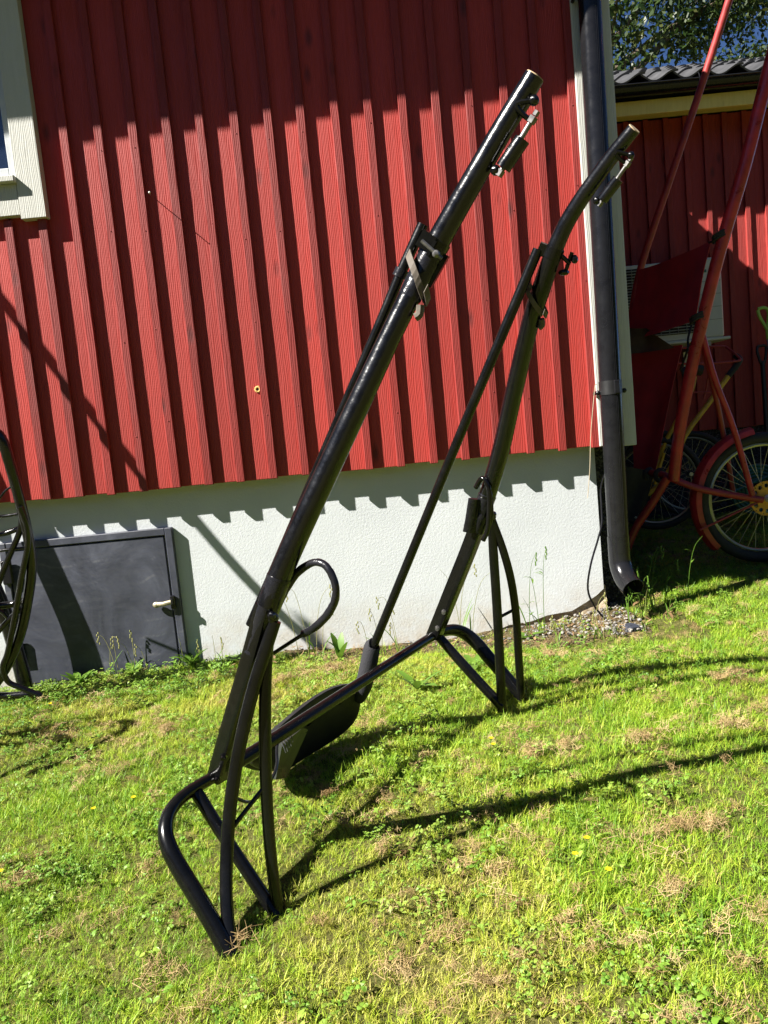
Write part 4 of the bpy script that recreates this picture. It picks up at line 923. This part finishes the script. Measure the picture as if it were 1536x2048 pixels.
# woodland closing the yard behind the viewer (seen mirrored in the window pane)
def woodland():
    n = 42000; a = nr.uniform(math.radians(160), math.radians(372), n); k = nr.integers(0, 60, n)
    ca = math.radians(160) + (np.arange(60) + .5) / 60 * math.radians(212); cr_ = 20 + nr.uniform(-1.5, 3, 60); ch = nr.uniform(5.0, 8.5, 60)
    u = nr.normal(0, 1, (n, 3)); u /= np.linalg.norm(u, axis=1)[:, None]; rr = nr.uniform(.55, 1.0, n)[:, None] ** .5
    C_ = np.stack([np.cos(ca) * cr_, np.sin(ca) * cr_ + 1, ch * .52], -1)[k]
    P = C_ + u * rr * np.stack([np.full(n, 2.2), np.full(n, 2.2), ch[k] * .52], -1)
    d = nr.normal(0, 1, (n, 3)); d /= np.linalg.norm(d, axis=1)[:, None]; e = nr.normal(0, 1, (n, 3)); e -= d * (e * d).sum(1)[:, None]; e /= np.linalg.norm(e, axis=1)[:, None]
    sz = nr.uniform(.16, .34, n)[:, None]
    V = np.stack([P - d * sz, P + e * sz * .6, P + d * sz, P - e * sz * .6], 1).reshape(-1, 3)
    me = bpy.data.meshes.new('woodland'); me.from_pydata(V.tolist(), [], [(4 * i, 4 * i + 1, 4 * i + 2, 4 * i + 3) for i in range(n)]); me.materials.append(M['tree_leaf'])
    o = link(bpy.data.objects.new('woodland', me)); o['kind'] = 'stuff'
woodland()

# ------------------------------------------------------------------ lawn vegetation
def raw_mesh(name, V, F, mat):
    me = bpy.data.meshes.new(name); me.from_pydata([tuple(p) for p in V], [], F); me.materials.append(M[mat]); return me
def blade(V, F, x, y, h, w, az, lean, curl, seg=3):
    dx, dy = math.cos(az), math.sin(az); px, py = -dy, dx; b = len(V); L_ = 0; cx = cz = 0.0; ang = lean
    for k in range(seg):
        wk = w * (1 - (k / seg) ** 1.6)
        V.append((x + dx * cx + px * wk, y + dy * cx + py * wk, cz)); V.append((x + dx * cx - px * wk, y + dy * cx - py * wk, cz))
        cx += math.sin(ang) * h / seg; cz += math.cos(ang) * h / seg; ang += curl / seg
    V.append((x + dx * cx, y + dy * cx, cz))
    for k in range(seg - 1): F.append((b + 2 * k, b + 2 * k + 1, b + 2 * k + 3, b + 2 * k + 2))
    F.append((b + 2 * seg - 2, b + 2 * seg - 1, b + 2 * seg))
def grass_variant(i, nb, rad, hmin, hmax, wmin, wmax, leanmax, mat='grass_blade'):
    R_ = random.Random(100 + i); V = []; F = []
    for k in range(nb):
        a = R_.uniform(0, 6.28); d = rad * math.sqrt(R_.random())
        blade(V, F, d * math.cos(a), d * math.sin(a), R_.uniform(hmin, hmax), R_.uniform(wmin, wmax), R_.uniform(0, 6.28), R_.uniform(.05, leanmax), R_.uniform(.1, 1.5))
    return raw_mesh('tuft', V, F, mat)
def clover_variant(i, n, rad, lmin, lmax, trefoil):
    R_ = random.Random(300 + i); V = []; F = []
    def leaf(cx, cy, cz, az, tilt, L_, wd):
        b = len(V); dx, dy = math.cos(az), math.sin(az); px, py = -dy, dx; st, ct = math.sin(tilt), math.cos(tilt)
        for (u, w_) in ((0, 0), (.35, .85), (.7, 1.0), (1.0, .35), (1.0, -.35), (.7, -1.0), (.35, -.85)):
            V.append((cx + dx * u * L_ * ct + px * w_ * wd, cy + dy * u * L_ * ct + py * w_ * wd, cz + u * L_ * st - abs(w_) * wd * .12 + .004 * math.sin(u * 3)))
        F.append((b, b + 1, b + 2, b + 3, b + 4, b + 5, b + 6))
    for k in range(n):
        a = R_.uniform(0, 6.28); d = rad * math.sqrt(R_.random()); cx, cy = d * math.cos(a), d * math.sin(a); cz = R_.uniform(.014, .042)
        L_ = R_.uniform(lmin, lmax); az = R_.uniform(0, 6.28)
        if trefoil:
            for j in range(3): leaf(cx, cy, cz, az + j * 2.09, R_.uniform(-.25, .35), L_, L_ * .46)
        else: leaf(cx, cy, cz * .6, az, R_.uniform(-.1, .7), L_ * 1.6, L_ * .42)
        blade(V, F, cx * .6, cy * .6, cz, .0007, math.atan2(cy, cx), .4, .2, 1)
    return raw_mesh('sprig', V, F, 'clover_leaf')
def hay_variant(i, n, rad, zmax):
    R_ = random.Random(500 + i); V = []; F = []
    for k in range(n):
        a = R_.uniform(0, 6.28); d = rad * R_.random() ** .7; az = R_.uniform(0, 6.28); L_ = R_.uniform(.015, .055); w_ = R_.uniform(.00025, .0006)
        z = R_.uniform(.002, zmax) * (1 - (d / rad) ** 2 * .7); b = len(V); dx, dy = math.cos(az), math.sin(az); cv = R_.uniform(-.25, .25)
        for s in range(4):
            t = s / 3 - .5; x_, y_ = d * math.cos(a) + dx * L_ * t - dy * cv * L_ * (t * t), d * math.sin(a) + dy * L_ * t + dx * cv * L_ * (t * t); zz = z + .006 * math.sin(s * 1.7 + k)
            V.append((x_ - dy * w_, y_ + dx * w_, zz)); V.append((x_ + dy * w_, y_ - dx * w_, zz + w_))
        for s in range(3): F.append((b + 2 * s, b + 2 * s + 1, b + 2 * s + 3, b + 2 * s + 2))
    return raw_mesh('wisp', V, F, 'hay_straw')

def instancer(name, pts, rot, scl, tone, vid, meshes):
    me = bpy.data.meshes.new(name); me.vertices.add(len(pts)); me.vertices.foreach_set('co', np.asarray(pts, np.float32).ravel())
    for nm, typ, dat, key in (('rot', 'FLOAT_VECTOR', rot, 'vector'), ('scl', 'FLOAT', scl, 'value'), ('tone', 'FLOAT', tone, 'value'), ('vid', 'INT', vid, 'value')):
        at = me.attributes.new(nm, typ, 'POINT'); at.data.foreach_set(key, np.asarray(dat, np.int32 if typ == 'INT' else np.float32).ravel())
    me.update()
    o = link(bpy.data.objects.new(name, me)); o['kind'] = 'stuff'
    ng = bpy.data.node_groups.new(name + '_scatter', 'GeometryNodeTree')
    ng.interface.new_socket('Geometry', in_out='INPUT', socket_type='NodeSocketGeometry'); ng.interface.new_socket('Geometry', in_out='OUTPUT', socket_type='NodeSocketGeometry')
    gi = ng.nodes.new('NodeGroupInput'); go = ng.nodes.new('NodeGroupOutput'); iop = ng.nodes.new('GeometryNodeInstanceOnPoints')
    jn = ng.nodes.new('GeometryNodeJoinGeometry')
    for k, m_ in enumerate(meshes):
        src = bpy.data.objects.new(m_.name, m_)
        oi = ng.nodes.new('GeometryNodeObjectInfo'); oi.inputs['Object'].default_value = src; oi.inputs['As Instance'].default_value = True
        ng.links.new(oi.outputs['Geometry'], jn.inputs[0])
    def attr(nm, dt):
        a = ng.nodes.new('GeometryNodeInputNamedAttribute'); a.data_type = dt; a.inputs['Name'].default_value = nm; return a.outputs[0]
    ng.links.new(gi.outputs[0], iop.inputs['Points']); ng.links.new(jn.outputs[0], iop.inputs['Instance'])
    iop.inputs['Pick Instance'].default_value = True
    ng.links.new(attr('vid', 'INT'), iop.inputs['Instance Index']); ng.links.new(attr('rot', 'FLOAT_VECTOR'), iop.inputs['Rotation']); ng.links.new(attr('scl', 'FLOAT'), iop.inputs['Scale'])
    ng.links.new(iop.outputs[0], go.inputs[0])
    md = o.modifiers.new('scatter', 'NODES'); md.node_group = ng
    return o

def vnoise(x, y, s, seed):                          # smooth value noise 0..1
    R_ = np.random.default_rng(seed); T = R_.random((64, 64)); u, v = x * s + 500, y * s + 500
    i, j = np.floor(u).astype(int), np.floor(v).astype(int); fu, fv = u - i, v - j; fu = fu * fu * (3 - 2 * fu); fv = fv * fv * (3 - 2 * fv)
    g_ = lambda a, b: T[a % 64, b % 64]
    return (g_(i, j) * (1 - fu) + g_(i + 1, j) * fu) * (1 - fv) + (g_(i, j + 1) * (1 - fu) + g_(i + 1, j + 1) * fu) * fv
def lawn_z(X, Y):
    return ground(np.clip(X, -4, 9), Y) + 0.010 * np.sin(X * 5.1 + Y * 2.3) * np.sin(Y * 4.7 - X * 1.9) + 0.006 * np.sin(X * 13 + 1.3 * Y) * np.cos(Y * 11)

HAY = [(0.482, 1.725, .075), (0.576, 1.69, .07), (0.708, 1.752, .09), (0.716, 2.222, .09), (0.5, 2.204, .07), (0.366, 2.213, .05), (0.09, 1.289, .06), (0.17, 1.666, .06), (0.10, 1.70, .05), (0.527, 1.532, .06), (-1.008, 1.823, .06), (-0.43, 1.336, .06), (-0.548, 1.451, .05), (0.949, 2.235, .09), (0.311, 1.704, .05), (-0.024, 1.588, .05), (-0.072, 1.379, .05), (0.284, 1.452, .05), (0.435, 1.161, .055), (0.579, 1.288, .05), (-0.3, 3.262, .12), (-0.05, 3.33, .10), (-0.812, 1.621, .05), (-0.669, 1.828, .04), (-0.506, 3.154, .10), (-1.302, 2.858, .10), (-0.9, 2.75, .08), (.62, 3.1, .1), (.30, 3.2, .1), (.05, 1.45, .05), (.66, 1.42, .05), (1.15, 2.6, .1), (1.5, 3.0, .12), (-.2, 1.18, .05)]
def candidates(n):
    X = nr.uniform(-4.2, 4.6, n); Y = nr.uniform(.55, 6.05, n)
    keep = (np.abs(X) < .62 * Y + .75)
    keep &= ~((Y > 3.60) & (X < 1.03)) & ~((Y > 3.70) & (X < 1.2)) & (Y < 6.05)
    return X[keep], Y[keep]
def bare(X, Y):                                      # strip of gravel and soil along the wall
    s = (X - .15) / .9
    return np.where((Y > 3.60 - .34 * np.clip(s, 0, 1) - .16) & (X > -.45) & (X < 1.32) & (Y < 3.75), .9, 0) * np.clip((X + .45) / .5, 0, 1)

def scatter_grass():
    X, Y = candidates(720000)
    d = np.hypot(X, Y)
    dens = np.clip(1.25 - .16 * d, .38, 1.0)
    dens = dens * (1 - .93 * bare(X, Y)) * (.72 + .5 * vnoise(X, Y, 4.5, 4))
    k = nr.random(len(X)) < dens * .62; X, Y, d = X[k], Y[k], d[k]
    n = len(X); Z = lawn_z(X, Y) - .004
    big = vnoise(X, Y, 1.3, 1); mid = vnoise(X, Y, 5, 2); fin = vnoise(X, Y, 17, 3)
    tone = np.clip(.08 + .55 * big * mid * 1.4 + .32 * fin + nr.normal(0, .11, n), 0, 1)
    dry = nr.random(n) < .05; tone[dry] = nr.uniform(.8, 1, dry.sum())
    scl = (.40 + .34 * vnoise(X, Y, 2.6, 5)) * nr.uniform(.6, 1.1, n)
    wallish = np.clip(1 - np.abs(Y - 3.55) / .15, 0, 1) * (X < 1.3); scl *= 1 + .5 * wallish
    shade = (X > 1.2) & (Y > 3.9); scl[shade] *= 1.1
    rot = np.stack([nr.normal(0, .16, n), nr.normal(0, .16, n), nr.uniform(0, 6.28, n)], -1)
    meshes = [grass_variant(0, 15, .030, .018, .045, .0010, .0019, 1.3), grass_variant(1, 13, .032, .022, .052, .0008, .0016, 1.1), grass_variant(2, 17, .028, .015, .036, .0011, .0021, 1.5), grass_variant(3, 11, .036, .025, .060, .0012, .0026, 1.2), grass_variant(4, 15, .030, .018, .040, .0008, .0014, 1.6), grass_variant(5, 9, .018, .04, .085, .0011, .0022, .6)]
    vid = nr.choice(6, n, p=[.24, .2, .23, .12, .18, .03])
    instancer('grass', np.stack([X, Y, Z], -1), rot, scl, tone, vid, meshes)
    print('grass tufts', n)
scatter_grass()
def scatter_clover():
    X, Y = candidates(75000); f = vnoise(X, Y, 3.2, 11) * .65 + vnoise(X, Y, 8, 12) * .35
    edge = np.clip(1 - np.abs(Y - 3.45) / .3, 0, 1) * (X < -.75)
    k = nr.random(len(X)) < np.clip((f - .36) * 2.6, 0.04, .75) * np.clip(1.2 - .15 * np.hypot(X, Y), .45, 1) * .55 * (1 - bare(X, Y)) + edge * .5
    X, Y = X[k], Y[k]; n = len(X)
    edge = np.clip(1 - np.abs(Y - 3.45) / .3, 0, 1) * (X < -.75)
    rot = np.stack([nr.normal(0, .2, n), nr.normal(0, .2, n), nr.uniform(0, 6.28, n)], -1)
    meshes = [clover_variant(0, 7, .030, .006, .011, True), clover_variant(1, 6, .028, .007, .013, True), clover_variant(2, 9, .030, .006, .012, False), clover_variant(3, 6, .024, .007, .014, False)]
    instancer('ground_cover', np.stack([X, Y, lawn_z(X, Y) + .002 + .012 * nr.random(n)], -1), rot, nr.uniform(.5, 1.0, n) * (1 + .35 * edge), np.clip(vnoise(X, Y, 4, 13) + nr.normal(0, .15, n), 0, 1), nr.choice(4, n, p=[.35, .3, .2, .15]), meshes)
    print('clover', n)
scatter_clover()
def scatter_hay():
    P = []; S = []
    for (x, y, r) in HAY:
        m_ = int(12 * (r / .06) ** 2)
        a = nr.uniform(0, 6.28, m_); q = r * np.abs(nr.normal(0, 1.0, m_)); st = nr.uniform(-.5, .5)
        px = q * np.cos(a); py = q * np.sin(a) * .45 + .35 * r * np.sin(px / r * 2.1 + st * 3)
        X = x + px * math.cos(st) - py * math.sin(st); Y = y + px * math.sin(st) + py * math.cos(st)
        hmp = .016 * np.exp(-(q / r) ** 2 * 1.5)
        P.append(np.stack([X, Y, lawn_z(X, Y) + .012 + hmp * nr.random(m_)], -1)); S.append(nr.uniform(.6, 1.15, m_))
    X, Y = candidates(16000); k = nr.random(len(X)) < .12 + .4 * (vnoise(X, Y, 3, 21) > .55); X, Y = X[k], Y[k]
    P.append(np.stack([X, Y, lawn_z(X, Y) + nr.uniform(.006, .028, len(X))], -1)); S.append(nr.uniform(.5, 1.0, len(X)))
    P = np.concatenate(P); S = np.concatenate(S); k = ~((P[:, 1] > 3.6) & (P[:, 0] < 1.03)); P, S = P[k], S[k]; n = len(P)
    rot = np.stack([nr.normal(0, .3, n), nr.normal(0, .3, n), nr.uniform(0, 6.28, n)], -1)
    meshes = [hay_variant(0, 34, .034, .012), hay_variant(1, 26, .03, .010), hay_variant(2, 5, .03, .006)]
    vid = np.where(np.arange(n) < n - 3000, nr.choice(2, n), 2); vid = np.where(np.arange(n) >= n - len(X), 2, nr.choice(2, n))
    instancer('dry_hay', P, rot, S, np.clip(nr.normal(.5, .25, n), 0, 1), vid, meshes)
    print('hay', n)
scatter_hay()

# bare soil, gravel and dead leaves along the foot of the wall
def wall_strip():
    V = []; F = []; nx, ny = 60, 8
    for j in range(ny + 1):
        for i in range(nx + 1):
            x = -.75 + 1.86 * i / nx; t = j / ny; yb = 3.40 - .26 * max(0, min(1, (x - .1) / .8)) + .04 * math.sin(x * 9) + .03 * math.sin(x * 23)
            y = yb + (3.78 - yb) * t
            V.append((x, y, float(lawn_z(np.array(x), np.array(y))) - .012 + .030 * math.sin(math.pi * min(1, t * .95)) * (.4 + .6 * max(0, min(1, (x + .75) / .5))) + rnd.uniform(-.004, .004)))
    for j in range(ny):
        for i in range(nx): a = j * (nx + 1) + i; F.append((a, a + 1, a + nx + 2, a + nx + 1))
    o = MB().add(V, F).build('soil_strip', 'soil', smooth=True); o['kind'] = 'structure'
wall_strip()
def gravel():
    bm = bmesh.new(); bmesh.ops.create_icosphere(bm, subdivisions=1, radius=1.0)
    base = np.array([v.co[:] for v in bm.verts]); faces = [tuple(v.index for v in f.verts) for f in bm.faces]; bm.free()
    mb = MB(); n = 0
    while n < 520:
        x = rnd.uniform(-.4, 1.10); y = rnd.uniform(2.98, 3.75)
        s = max(0, min(1, (x - .1) / .9)); lim = 3.56 - .38 * s
        if y < lim + rnd.uniform(0, .1) or (y > 3.655 and x < 1.02): continue
        if rnd.random() > .08 + .92 * s * s: continue
        r0 = rnd.uniform(.003, .009) * (1.35 if rnd.random() < .1 else 1)
        sc = np.array([rnd.uniform(.8, 1.3), rnd.uniform(.8, 1.2), rnd.uniform(.5, .8)]) * r0
        a = rnd.uniform(0, 6.28); ca, sa = math.cos(a), math.sin(a); P = base * sc * (1 + nr.normal(0, .08, (len(base), 1)))
        P = np.stack([P[:, 0] * ca - P[:, 1] * sa, P[:, 0] * sa + P[:, 1] * ca, P[:, 2]], -1) + np.array([x, y, float(lawn_z(np.array(x), np.array(y))) + .016 + rnd.uniform(0, .010)])
        mb.add(P, faces); n += 1
    o = mb.build('gravel', 'gravel', smooth=False); o['kind'] = 'stuff'
gravel()

def dead_leaves():
    mb = MB()
    for k in range(260):
        x = rnd.uniform(-.75, 1.25); y = 3.63 - abs(rnd.gauss(0, .13)) - (.12 if x > .4 else 0)
        if x > 1.03: y = rnd.uniform(3.3, 3.7)
        z = float(lawn_z(np.array(x), np.array(y))) + rnd.uniform(.016, .034)
        leaf_strip(mb, (x, y, z), rnd.uniform(0, 6.28), rnd.uniform(.015, .045), rnd.uniform(.003, .009), rnd.uniform(-.3, .7), rnd.uniform(-.6, 1.4), 3)
    o = mb.build('dead_leaves', 'dead_leaf', smooth=True); o['kind'] = 'stuff'
# individual weeds at the foot of the wall
def leaf_strip(mb, p, az, L_, wd, rise, droop, seg=5, notch=0.0):
    dx, dy = math.cos(az), math.sin(az); px, py = -dy, dx; V = []; F = []; cx = 0.0; cz = 0.0; ang = rise
    for k in range(seg + 1):
        u = k / seg; w_ = wd * max(.04, math.sin(math.pi * min(1, u * .86 + .07))) * (1 - notch * (k % 2))
        V += [(p[0] + dx * cx + px * w_, p[1] + dy * cx + py * w_, p[2] + cz + w_ * .25), (p[0] + dx * cx, p[1] + dy * cx, p[2] + cz), (p[0] + dx * cx - px * w_, p[1] + dy * cx - py * w_, p[2] + cz + w_ * .25)]
        cx += math.cos(ang) * L_ / seg; cz += math.sin(ang) * L_ / seg; ang -= droop / seg
    for k in range(seg):
        for j in (0, 1): F.append((k * 3 + j, k * 3 + j + 1, k * 3 + 4 + j, k * 3 + 3 + j))
    mb.add(V, F)
def rosette(name, label, cat, x, y, n, L0, L1, wd, rise, group=None, notch=0.0, seed=1):
    R_ = random.Random(seed); z = float(lawn_z(np.array(x), np.array(y))) + .01; t = thing(name, label, cat, (x, y, z), group)
    for k in range(n):
        mb = MB(); leaf_strip(mb, (x, y, z), k * 2.4 + R_.uniform(-.3, .3), R_.uniform(L0, L1), wd * R_.uniform(.8, 1.2), rise * R_.uniform(.6, 1.25), R_.uniform(.3, 1.1), notch=notch); mb.build('leaf', 'weed_leaf', t, smooth=True)
    return t
dead_leaves()
rosette('dandelion', 'upright young green weed in front of the white foundation middle', 'weed', -.262, 3.42, 7, .07, .135, .017, 1.25, seed=4)
rosette('dandelion', 'low leafy dandelion between the far cart legs and wall', 'weed', .30, 3.02, 7, .07, .12, .017, .6, notch=.35, seed=6)
rosette('dandelion', 'dandelion leaves under the far wheel arch of the cart', 'weed', .06, 2.85, 6, .07, .13, .02, .7, notch=.3, seed=8)
rosette('dandelion', 'small broad-leaved weed on the gravel below the broken plaster edge', 'weed', .60, 3.45, 6, .05, .09, .016, .7, notch=.2, seed=12)
rosette('dandelion', 'bushy weed at the lower right corner of the hatch', 'weed', -.985, 3.58, 14, .06, .13, .016, .9, seed=13)
rosette('dandelion', 'leafy weed in front of the hatch near the second cart foot', 'weed', -1.50, 3.52, 12, .06, .12, .017, .8, seed=14)
rosette('dandelion', 'leafy weed in front of the middle of the hatch', 'weed', -1.26, 3.55, 10, .05, .10, .015, .8, seed=15)
rosette('dandelion', 'broad-leaved weed left of the near shaft by the wall foot', 'weed', -.74, 3.50, 9, .05, .10, .015, .8, seed=16)
def stalks(name, label, x, y, n, h0, h1, spread, seed, heads=True, leafy=0):
    R_ = random.Random(seed); z = float(lawn_z(np.array(x), np.array(y))); t = thing(name, label, 'grass', (x, y, z), 'tall grass stalks by the wall')
    for k in range(n):
        a = R_.uniform(0, 6.28); L_ = R_.uniform(h0, h1); bx, by = x + R_.uniform(-.05, .05) * spread, y + R_.uniform(-.03, .03); lx, ly = R_.uniform(-.28, .28) * L_, R_.uniform(-.25, .05) * L_
        P = [(bx, by, z, .0016), (bx + lx * .25, by + ly * .25, z + L_ * .5, .0013), (bx + lx * .65, by + ly * .6, z + L_ * .85, .0010), (bx + lx * 1.2, by + ly, z + L_ * (1.0 if R_.random() < .6 else .88), .0006)]
        mb = MB().tube(P, n=5, smooth=3)
        if heads and R_.random() < .7:
            e = Vector(P[-1][:3])
            for j in range(6): mb.ball(e + Vector((R_.uniform(-.006, .006), 0, -.010 * j)), .0035, 5, 4, (1, 1, 2))
        for j in range(leafy):
            u = R_.uniform(.2, .9); leaf_strip(mb, (bx + lx * u * .6, by + ly * u * .6, z + L_ * u), R_.uniform(0, 6.28), R_.uniform(.03, .06), .005, .6, .8)
        mb.build('stalk', 'stalk' if not leafy else 'weed_leaf', t, smooth=True)
        mb = MB(); leaf_strip(mb, (bx, by, z), R_.uniform(0, 6.28), L_ * .6, .0035, 1.35, R_.uniform(.3, 1.4), 7); mb.build('blade', 'weed_leaf', t, smooth=True)
stalks('tall_grass', 'thin grass stalks by the wall beside the hose loop', -.43, 3.50, 4, .25, .45, 1.6, 21)
stalks('tall_grass', 'grass stalks by the wall behind the foam grip', -.06, 3.50, 5, .18, .36, 1.5, 22)
stalks('tall_grass', 'flowering stalk in front of the foundation right of the far stays', .63, 3.46, 3, .30, .44, 1.2, 23, leafy=3)
stalks('tall_grass', 'slender grass stalk between far shaft and far stays', .36, 3.50, 3, .22, .40, 1.6, 24)
stalks('tall_grass', 'tall weeds growing right of the downpipe outlet', 1.30, 3.62, 6, .16, .34, 3.0, 25, leafy=3)
stalks('tall_grass', 'low weeds in front of the downpipe outlet', 1.17, 3.42, 7, .10, .22, 2.6, 26, leafy=2)
stalks('tall_grass', 'grass stalks rising against the dark hatch', -1.42, 3.57, 3, .16, .26, 2.0, 27)
stalks('tall_grass', 'single grass stalks against the hatch centre', -1.20, 3.58, 3, .14, .24, 1.5, 28)
stalks('tall_grass', 'grass stalks at the right edge of the hatch', -.93, 3.58, 4, .12, .22, 2.0, 29)
stalks('tall_grass', 'long dry grass on the gravel in front of the corner', .88, 3.22, 8, .10, .24, 4.0, 30)
# yellow buttercups in the lawn
BUT = [(-0.911, 2.109, 'yellow buttercup left of the near wheel arch, the left of two'), (-0.802, 2.13, 'yellow buttercup just left of the near wheel arch, the right of two'), (-1.012, 1.777, 'yellow buttercup at the left edge of the lawn'), (0.249, 2.234, 'upper yellow buttercup on the lawn right of the seat'), (0.245, 2.16, 'lower yellow buttercup on the lawn right of the seat'), (0.372, 1.627, 'yellow buttercup right of the near cart shadow, uppermost of three'), (0.341, 1.615, 'yellow buttercup right of the near cart shadow, leftmost of three'), (0.39, 1.529, 'yellow buttercup right of the near cart shadow, lowest of three'), (-1.43, 3.05, 'small yellow buttercup in front of the hatch')]
for k, (x, y, lab) in enumerate(BUT):
    z = float(lawn_z(np.array(x), np.array(y))); t = thing('buttercup', lab, 'flower', (x, y, z), 'buttercups in the lawn')
    hgt_ = .055 + .012 * (k % 3); tx, ty = x + .006, y - .008
    MB().tube([(x, y, z, .0012), (x + .002, y - .004, z + hgt_ * .6, .001), (tx, ty, z + hgt_, .001)], n=5, smooth=2).build('stem', 'weed_leaf', t, smooth=True)
    for j in range(5):
        mb = MB(); leaf_strip(mb, (tx, ty, z + hgt_), j * 1.2566 + k, .0085, .0042, .6, .5, 3); mb.build('petal', 'petal', t, smooth=True)

for o in ALL:
    if 'o' in o: del o['o']
